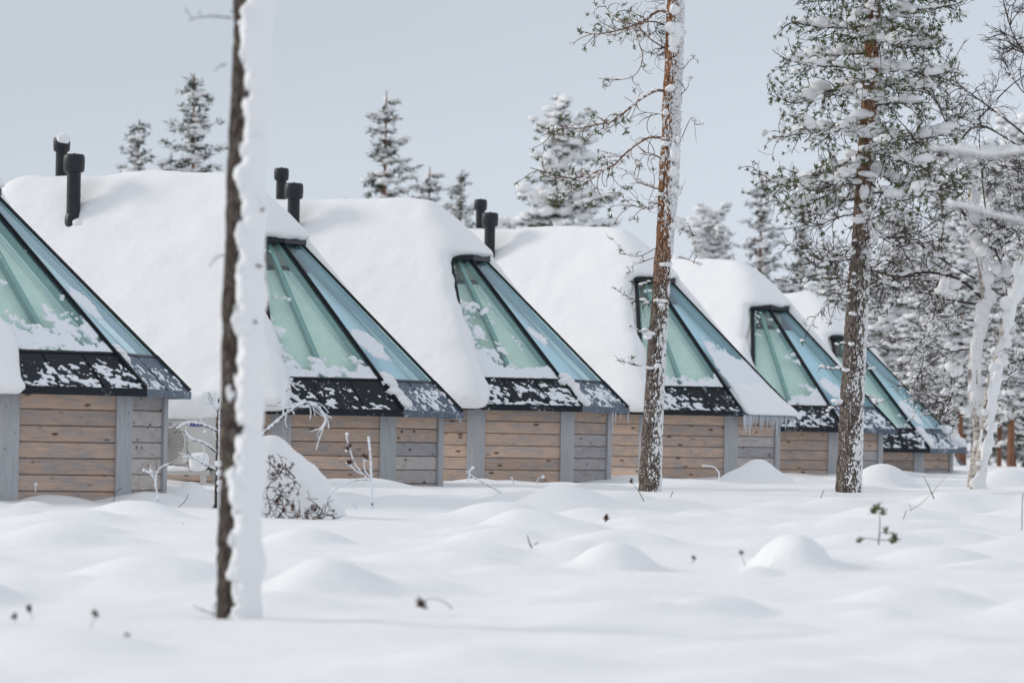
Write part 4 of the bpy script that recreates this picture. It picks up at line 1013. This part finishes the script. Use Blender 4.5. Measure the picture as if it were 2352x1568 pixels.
# ------------------------------------------------------------------ background pines laden with snow
def far_tree_meshes(seed, hgt, wid, dens, snowy, kind):
    """trunk, foliage and snow meshes of a background conifer, height hgt, crown radius wid"""
    r_ = random.Random(seed); tb = MB(); fb = MB(); sb = MB()
    lean = r_.uniform(-.1, .1)
    P_ = [Vector((lean * t * t, 0, hgt * t)) for t in np.linspace(0, 1, 12)]; tb.tube(P_, np.linspace(.13, .012, 12), 8)
    z = hgt * (.10 if kind == 'spruce' else .22); k = 0
    while z < hgt * .985:
        t = z / hgt; 
        prof = (1 - t) ** .75 * 1.05 + .03 if kind == 'spruce' else (math.sin(min(1, (t - .15) / .85) ** .7 * math.pi) ** .7 * .85 + .12)
        n = max(3, int(dens * (4 + 5 * prof)))
        for q in range(n):
            a = k * .9 + q * 2 * math.pi / n + r_.uniform(-.4, .4); ln = wid * prof * r_.uniform(.35, 1.2)
            if r_.random() < .14: continue
            if r_.random() < .08: ln *= 1.35
            up = (.7 if t > .8 else (.12 if kind == 'spruce' else .2)) + r_.gauss(0, .38)
            p0 = Vector((lean * t * t, 0, z + r_.uniform(-.25, .25) * (1 - t))); dr = Vector((math.cos(a), math.sin(a), up)).normalized(); pe = p0 + dr * ln
            tb.tube([p0, pe], [.02, .006], 3, False)
            m = max(2, int(ln / .13))
            for j in range(m):
                u = (j + .7) / m; c = p0.lerp(pe, u) + Vector((r_.gauss(0, .05), r_.gauss(0, .05), r_.gauss(0, .04))); V = []; Fc = []
                for w_ in range(11):
                    nd = (Vector((r_.gauss(0, 1), r_.gauss(0, 1), r_.gauss(-.15, .8))).normalized() + dr * .8).normalized(); l_ = r_.uniform(.10, .22); s_ = nd.cross(Vector((r_.gauss(0, 1), r_.gauss(0, 1), r_.gauss(0, 1)))).normalized() * .022
                    b = c + Vector((r_.gauss(0, .05), r_.gauss(0, .05), r_.gauss(0, .04))); i = len(V); V += [tuple(b - s_), tuple(b + s_), tuple(b + nd * l_)]; Fc.append((i, i + 1, i + 2))
                fb.add(V, Fc)
                if r_.random() < snowy: s_ = (1.2 if kind == 'pine' else .85) * r_.uniform(.07, .17) * (1.4 if r_.random() < .10 else 1); sb.blob(c + Vector((0, 0, s_ * .5)), (s_ * 1.25, s_ * 1.2, s_ * .75), r_.randint(0, 99), .3, 1, .7)
        z += .27 + .24 * (1 - t) + r_.uniform(0, .05); k += 1
    return tb.mesh('trunk', FARBARK), fb.mesh('foliage', NEEDD), sb.mesh('crown_snow', SNOW)
PROTO = [far_tree_meshes(1, 12, 2.1, .95, 0.55, 'spruce'), far_tree_meshes(2, 12, 2.0, .95, .92, 'pine'), far_tree_meshes(3, 12, 1.95, 1.0, .75, 'spruce'), far_tree_meshes(4, 12, 2.3, .85, .85, 'pine')]
def far_tree(px, py, d, pr, label, wide=1.0, group='snow laden conifers behind the cabins', name='background_conifer'):
    top = at(px, py, d); zb = gz(top.x, top.y) - .1; h = top.z - zb
    o = thing(name, label, 'tree', (top.x, top.y, zb), rng.uniform(0, 6.28), group); o.scale = (h / 12 * wide, h / 12 * wide, h / 12)
    a, b, c = PROTO[pr]
    link('trunk', a, o); link('foliage', b, o, 'stuff'); link('crown_snow', c, o, 'stuff')
for a in ((315, 273, 118, 0, 'small conifer tip left of the taller one, above the second cabin roof', 1.25), (450, 168, 118, 0, 'tall green conifer top just left of the foreground trunk', 1.4),
          (886, 208, 122, 2, 'tallest narrow conifer above the third cabin roof with a side branch', 1.3), (985, 383, 124, 2, 'short conifer top right of the tallest one above the third cabin', 1.7), (1056, 390, 120, 0, 'short wispy conifer top at the right shoulder of the third cabin snow', 1.2),
          (1287, 232, 116, 3, 'broad snow clumped conifer behind the looping twigs of the slender pine', 1.0), (1630, 480, 128, 1, 'lone conifer top between the slender pine and the dense pine', 1.3), (1750, 395, 124, 2, 'conifer with snowy whorls above the fifth cabin roof', 1.25),
          (1845, 465, 128, 0, 'faint conifer behind the left boughs of the dense pine', 1.0)):
    far_tree(*a[:4], a[4], a[5])
for k, (px, py, d, pr, lb) in enumerate(((1905, 560, 112, 1, 'conifer close behind the left of the dense pine trunk'), (1985, 540, 118, 2, 'conifer hidden mostly by the dense pine trunk'), (2052, 470, 106, 3, 'snow clumped conifer rising right of the dense pine trunk above the last cabin'),
        (2125, 560, 100, 1, 'mid height conifer left of the birch stems'), (2165, 400, 118, 2, 'narrow conifer behind the birch fork'), (2215, 470, 96, 1, 'conifer with orange trunk visible left of the birch base'), (2275, 330, 112, 3, 'heavy snow clad conifer behind the leaning birch stem'),
        (2335, 270, 100, 1, 'green conifer at the right edge beside the leaning birch stem'), (2330, 560, 92, 3, 'lower snowy conifer with dark trunk at the right edge'), (2420, 380, 104, 2, 'conifer just beyond the right edge of view'))):
    far_tree(px, py, d, pr, lb, 1.05, 'conifers of the forest edge at the right', 'forest_conifer')
mb = []
for k in range(26):     # rows further back that read as one wood
    d = 130 + 6 * (k % 6); px = 1960 + k * 19 + rng.uniform(-8, 8); py = 640 - 60 * rng.random() - (k * 4)
    far_tree(px, py, d, rng.choice([0, 1, 2, 3]), 'snowy conifer in the blurred wood behind the last cabin and the birch', 1.0, 'blurred wood behind the birch', 'wood_conifer')

# ------------------------------------------------------------------ snow covered bush right of the foreground trunk
D7 = 41.0
cb = at(660, 1240, D7); b7 = Vector((cb.x, cb.y, gz(cb.x, cb.y)))
t7 = thing('snow_covered_bush', 'low bush buried in a tall heap of snow with brown twigs poking out', 'bush', b7)
sp7 = [(628, 1075, 62), (650, 1130, 75), (615, 1045, 42), (690, 1110, 50), (610, 1150, 80), (700, 1180, 78), (740, 1210, 62), (645, 1230, 80), (590, 1100, 60), (780, 1240, 48)]
def fb7(X, Y, Z):
    o_ = None
    for px, py, r in sp7:
        c = at(px, py, D7 + .1); rr = r / F * D7; q = np.sqrt((X - c.x) ** 2 + ((Y - c.y) * 1.7) ** 2 + (Z - c.z) ** 2) - rr
        o_ = q if o_ is None else smin(o_, q, .16)
    return o_ + .07 * fbm(X * 3.2, Y * 3.2, Z * 3.2, 61, 3) + .03 * noise(X * 8, Y * 8, Z * 8, 62)
lo = at(450, 1330, D7); hi = at(860, 960, D7); v, fc = nets(fb7, (lo.x, D7 - .8, lo.z), (hi.x, D7 + .9, hi.z), .032)
mb = MB(); mb.add(v, fc); mb.build('snow_heap', SNOW, t7)
for k in range(14):
    b = MB(); nb = MB()
    for q in range(5):
        px = rng.uniform(605, 780); py = rng.uniform(1175, 1262) if px > 690 else rng.uniform(1085, 1258)
        p = at(px, py, D7 - .42 - .15 * rng.random()); tp = twig_path(p, (rng.uniform(-.7, .9), -.3, rng.uniform(-.1, 1)), rng.uniform(.15, .34), 7, -.05, .8); b.tube(tp, np.linspace(.006, .003, 8), 5, False)
        for w_ in range(3):
            j = rng.randint(2, 6); t_ = twig_path(tp[j], (rng.gauss(0, 1), -.2, rng.gauss(0, .8)), .1, 5, -.05, .8); b.tube(t_, .003, 4, False)
            if rng.random() < .55 and px < 740: needles(nb, t_[-1], t_[-1] - t_[-2], 14, .035, .007)
    o = b.build('twigs', TWIG, t7, kind='stuff')
    if nb.n: nb.build('dry_leaves', NEEDB, o, org=t7.location, kind='stuff')
# frosted branch above the bush, in front of the second cabin's skirt
def frosty(parent, pts, d, r0, tw=6, ln=(.08, .2), fr=.9, base=TWIG, up=.2, fmat=None):
    P_ = catmull([at(x, y, d) for x, y in pts], 18); b = MB(); f_ = MB(); b.tube(P_, np.linspace(r0, r0 * .45, 19), 6)
    def coat(pp, r):
        if r > .02: r *= .42; pp = [p + Vector((.012, -.008, 0)) for p in pp]
        qq = catmull(pp, len(pp) * 3); f_.tube([p + Vector((0, -.001, r * .5)) for p in qq], [max(.0025, r * rng.uniform(.45, 1.05)) for _ in qq], 6)
    coat(P_, r0 * 1.1 + .004)
    for k in range(tw):
        i = rng.randint(4, 17); t_ = twig_path(P_[i], (P_[i + 1] - P_[i]).normalized() + Vector((rng.gauss(0, .6), rng.gauss(0, .4), rng.gauss(up, .6))), rng.uniform(*ln), 5, 0, .6)
        b.tube(t_, .0035, 4, False)
        if rng.random() < fr: coat(t_, .007)
    o = b.build('branch', base, parent); f_.build('branch_frost', FROST, o, org=parent.location, kind='stuff')
frosty(t7, [(600, 1000), (640, 965), (680, 935), (705, 925), (730, 935), (748, 965), (735, 990)], D7, .014, 12, (.12, .32))
frosty(t7, [(612, 930), (640, 932), (660, 940), (655, 965)], D7, .008, 5)
frosty(t7, [(650, 960), (655, 900), (665, 880), (700, 890)], D7, .005, 5, (.05, .16), .5)

# ------------------------------------------------------------------ saplings, seedlings and twigs standing in the snow
def sprig(name, label, cat, base_px, d, stems, tufts=(), frost=True, blobs=(), r0=.008, tw=2, mat=TWIG, up=.3, nlen=.04, lnt=(.05, .13), nmat=NEED):
    p = at(base_px[0], base_px[1], d); loc = Vector((p.x, p.y, min(p.z, gz(p.x, p.y)) - .02)); t = thing(name, label, cat, loc)
    for k, st_ in enumerate(stems):
        if frost: frosty(t, st_, d, r0 if k == 0 else r0 * .6, tw, lnt, .9, mat, up)
        else:
            P_ = catmull([at(x, y, d) for x, y in st_], 12); mb = MB(); mb.tube(P_, np.linspace(r0 if k == 0 else r0 * .7, r0 * .4, 13), 6)
            for q in range(tw): i = rng.randint(4, 11); mb.tube(twig_path(P_[i], (P_[i + 1] - P_[i]).normalized() + Vector((rng.gauss(0, .7), 0, rng.gauss(.2, .4))), rng.uniform(*lnt), 5, 0, .6), r0 * .35, 4, False)
            mb.build('stem', mat, t)
    nb = MB()
    for (x, y) in tufts: needles(nb, at(x, y, d - .05), (rng.uniform(-.3, .3), -.2, 1), 26, nlen, .009)
    if nb.n: nb.build('needles', nmat, t, kind='stuff')
    sb = MB()
    for (x, y, r) in blobs: sb.blob(at(x, y, d), (r / F * d, r / F * d, r / F * d * .85), rng.randint(0, 99), .3, 2)
    if sb.n: sb.build('snow_lump', SNOW, t, kind='stuff')
    return t
sprig('frosted_sapling', 'frost coated sapling with brown needle tufts in front of the second cabin wall', 'sapling', (856, 1222), 43, [[(856, 1225), (855, 1160), (853, 1100), (850, 1040), (846, 1003)], [(853, 1110), (835, 1090), (815, 1065), (806, 1040), (797, 1010), (796, 996)], [(852, 1100), (838, 1080), (836, 1058)], [(833, 1090), (815, 1080), (800, 1060)], [(852, 1190), (825, 1175), (805, 1148)], [(852, 1102), (810, 1105), (760, 1130)]], [(798, 1028), (803, 1022), (843, 1050), (837, 1046), (805, 1060), (800, 1062)], True, ((797, 996, 4), (801, 1064, 6), (796, 1034, 4), (841, 1056, 4)), .012, 2, lnt=(.04, .09), nmat=NEEDB)
sprig('dead_sapling', 'thin dead sapling with frosty side twigs just left of the foreground trunk', 'sapling', (496, 1172), 43, [[(496, 1175), (498, 1100), (500, 1020), (501, 960), (503, 915)], [(498, 1080), (470, 1066), (440, 1050), (420, 1052)], [(500, 1040), (470, 1018), (440, 1008), (425, 990)], [(500, 990), (465, 975), (430, 972), (405, 985)], [(501, 945), (490, 925), (486, 918)], [(497, 1150), (488, 1165), (486, 1172)]], (), True, ((503, 1065, 10), (505, 1085, 9), (500, 930, 8), (470, 990, 4), (504, 1108, 8)), .024, 6, BARK_1, lnt=(.05, .2))
sprig('frosted_twig', 'forked frost covered twig in front of the first cabin corner post', 'twig', (362, 1150), 43, [[(364, 1150), (358, 1120), (355, 1100), (345, 1088), (328, 1078)], [(358, 1120), (360, 1090), (372, 1072), (388, 1065)], [(352, 1098), (350, 1085), (345, 1078)], [(354, 1100), (357, 1090), (358, 1082)]], (), True, ((330, 1079, 4), (347, 1082, 4)), .008, 1)
sprig('frosted_branch', 'bent frosted branch lying in the snow before the third cabin', 'branch', (1157, 1137), 48, [[(1158, 1138), (1135, 1122), (1105, 1106), (1084, 1094), (1078, 1085), (1086, 1073)], [(1079, 1092), (1075, 1105)]], (), True, ((1086, 1074, 4),), .010, 1, TWIGR)
sprig('frosted_stalk', 'small frosty stalk right of the bent branch before the third cabin', 'twig', (1180, 1113), 52, [[(1180, 1112), (1177, 1100), (1175, 1096)], [(1177, 1103), (1184, 1103)]], (), True, ((1175, 1097, 3),), .004, 0)
sprig('frosted_stalk', 'snow tipped stalk leaning right before the third cabin corner', 'twig', (1233, 1110), 52, [[(1232, 1111), (1236, 1100), (1246, 1096)]], (), True, ((1247, 1095, 5),), .004, 0)
sprig('frosted_stalk', 'tiny frosted stalk rising before the left part of the first cabin wall', 'twig', (82, 1130), 44, [[(82, 1130), (81, 1112)], [(81, 1118), (86, 1111)]], (), True, ((82, 1111, 4),), .004, 0)
sprig('pine_seedling', 'small pine seedling with green tufts out of focus in the snow at the right', 'seedling', (2020, 1245), 33, [[(2018, 1250), (2020, 1220), (2021, 1195), (2019, 1175)], [(2019, 1240), (1995, 1236), (1975, 1237)], [(2020, 1238), (2035, 1240), (2050, 1232)], [(2021, 1225), (2032, 1220)]], [(2010, 1166), (2019, 1162), (2007, 1172), (2030, 1174), (1975, 1237), (2035, 1218), (2052, 1228), (2058, 1236), (2050, 1240)], False, ((2022, 1152, 6), (2034, 1210, 6)), .006, 0, nlen=.045)
def vstick(name, label, base, d, stems, r0=.006, mat=TWIG, tw=0, frost=False, tufts=(), blobs=()):
    return sprig(name, label, 'twig', base, d, stems, tufts, frost, blobs, r0, tw, mat, nmat=NEEDB)
vstick('forked_twig', 'dark forked twig sticking from the snow left of the birch base', (2143, 1142), 44, [[(2145, 1145), (2135, 1120), (2121, 1092)], [(2140, 1136), (2144, 1130)]], .006)
vstick('pale_twig', 'long pale twig leaning right beside the dark forked twig', (2092, 1172), 40, [[(2090, 1172), (2120, 1152), (2150, 1120), (2175, 1092)], [(2092, 1170), (2087, 1152)]], .005, m_plain('pale_twig_bark', (.38, .36, .35), .9))
vstick('dark_stick', 'thin dark stick leaning in the snow left of the slender pine base', (1482, 1158), 45, [[(1484, 1160), (1468, 1130), (1450, 1104)]], .005, tufts=((1450, 1104),))
vstick('dark_stick', 'short thick dark stick in the open snow below the third cabin', (1224, 1258), 34, [[(1224, 1262), (1216, 1245), (1211, 1228)], [(1227, 1250), (1238, 1244)]], .008)
vstick('leafy_stub', 'tiny brown tufted stub on a snow mound below the slender pine', (1392, 1195), 38, [[(1392, 1196), (1393, 1184)]], .005, tufts=((1392, 1186), (1393, 1190)))
vstick('curled_twig', 'blurred curled twig with a dark head in the central foreground snow', (1038, 1396), 27, [[(1040, 1398), (1018, 1380), (990, 1374), (965, 1382)]], .004, tufts=((964, 1378), (968, 1384), (972, 1386)))
for lb, x, y, x2, y2, d in (('blurred dark seed head at the far left of the foreground snow', 36, 1440, 33, 1413, 25), ('blurred seed head on a stalk, second from the left in the foreground snow', 78, 1435, 66, 1398, 25.5), ('blurred dark seed head on a long stalk left of the foreground trunk', 200, 1462, 218, 1408, 24.5), ('lowest blurred dark seed head in the foreground snow', 288, 1475, 292, 1458, 23.5),
                             ('faint blurred seed head on the snow mound left of the pine seedling', 1712, 1300, 1700, 1272, 30), ('faint blurred bud at the lower edge of the large snow mound', 1590, 1292, 1594, 1278, 30.5)):
    t = sprig('seed_head', lb, 'plant', (x, y), d, [[(x, y), ((x + x2) / 2 + 2, (y + y2) / 2), (x2, y2)]], [(x2 + rng.uniform(-3, 3), y2 + rng.uniform(-6, 6)) for _ in range(2 if x < 1000 else 1)], False, (), .003, 0, nmat=SEED, nlen=.024)
    t['group'] = 'blurred seed heads in the foreground snow'
for lb, pts, d in (('thin curved straw in the snow left of the dead sapling', [(410, 1165), (425, 1150), (432, 1135)], 43), ('short dark straw left of the foreground trunk below the first cabin', [(433, 1228), (426, 1210), (420, 1200)], 38), ('tiny straw beside the short dark one left of the trunk', [(438, 1226), (450, 1216)], 38),
                   ('thin grass straw on the slope before the fifth cabin', [(1884, 1150), (1888, 1135), (1893, 1125)], 46), ('thin straw right of the dense pine base', [(2075, 1190), (2082, 1172)], 41), ('frosty stick curving before the fourth cabin wall', [(1652, 1085), (1640, 1072), (1612, 1068)], 58), ('short straw on the slope before the slender pine', [(1540, 1142), (1546, 1128)], 47), ('bent straw before the first cabin corner post', [(262, 1140), (268, 1128), (280, 1120)], 44), ('tiny brown tip beside the right edge in the snow', [(2348, 1150), (2350, 1132)], 40)):
    p = at(*pts[0], d); P_ = catmull([at(x, y, d) for x, y in pts], 10); b_ = Vector((p.x, p.y, min(p.z, gz(p.x, p.y)) - .02)); mb = MB(); mb.tube([b_] + P_, .004 if 'frosty' not in lb else .012, 5)
    o = mb.build('straw', TWIG if 'frosty' not in lb else FROST, None, org=b_); tag(o, lb, 'twig')
# fallen crumbs of snow and small dark specks are left to the snow's own relief
print('objects', len(bpy.data.objects), 'tris', sum(len(o.data.polygons) for o in bpy.data.objects if o.type == 'MESH'))
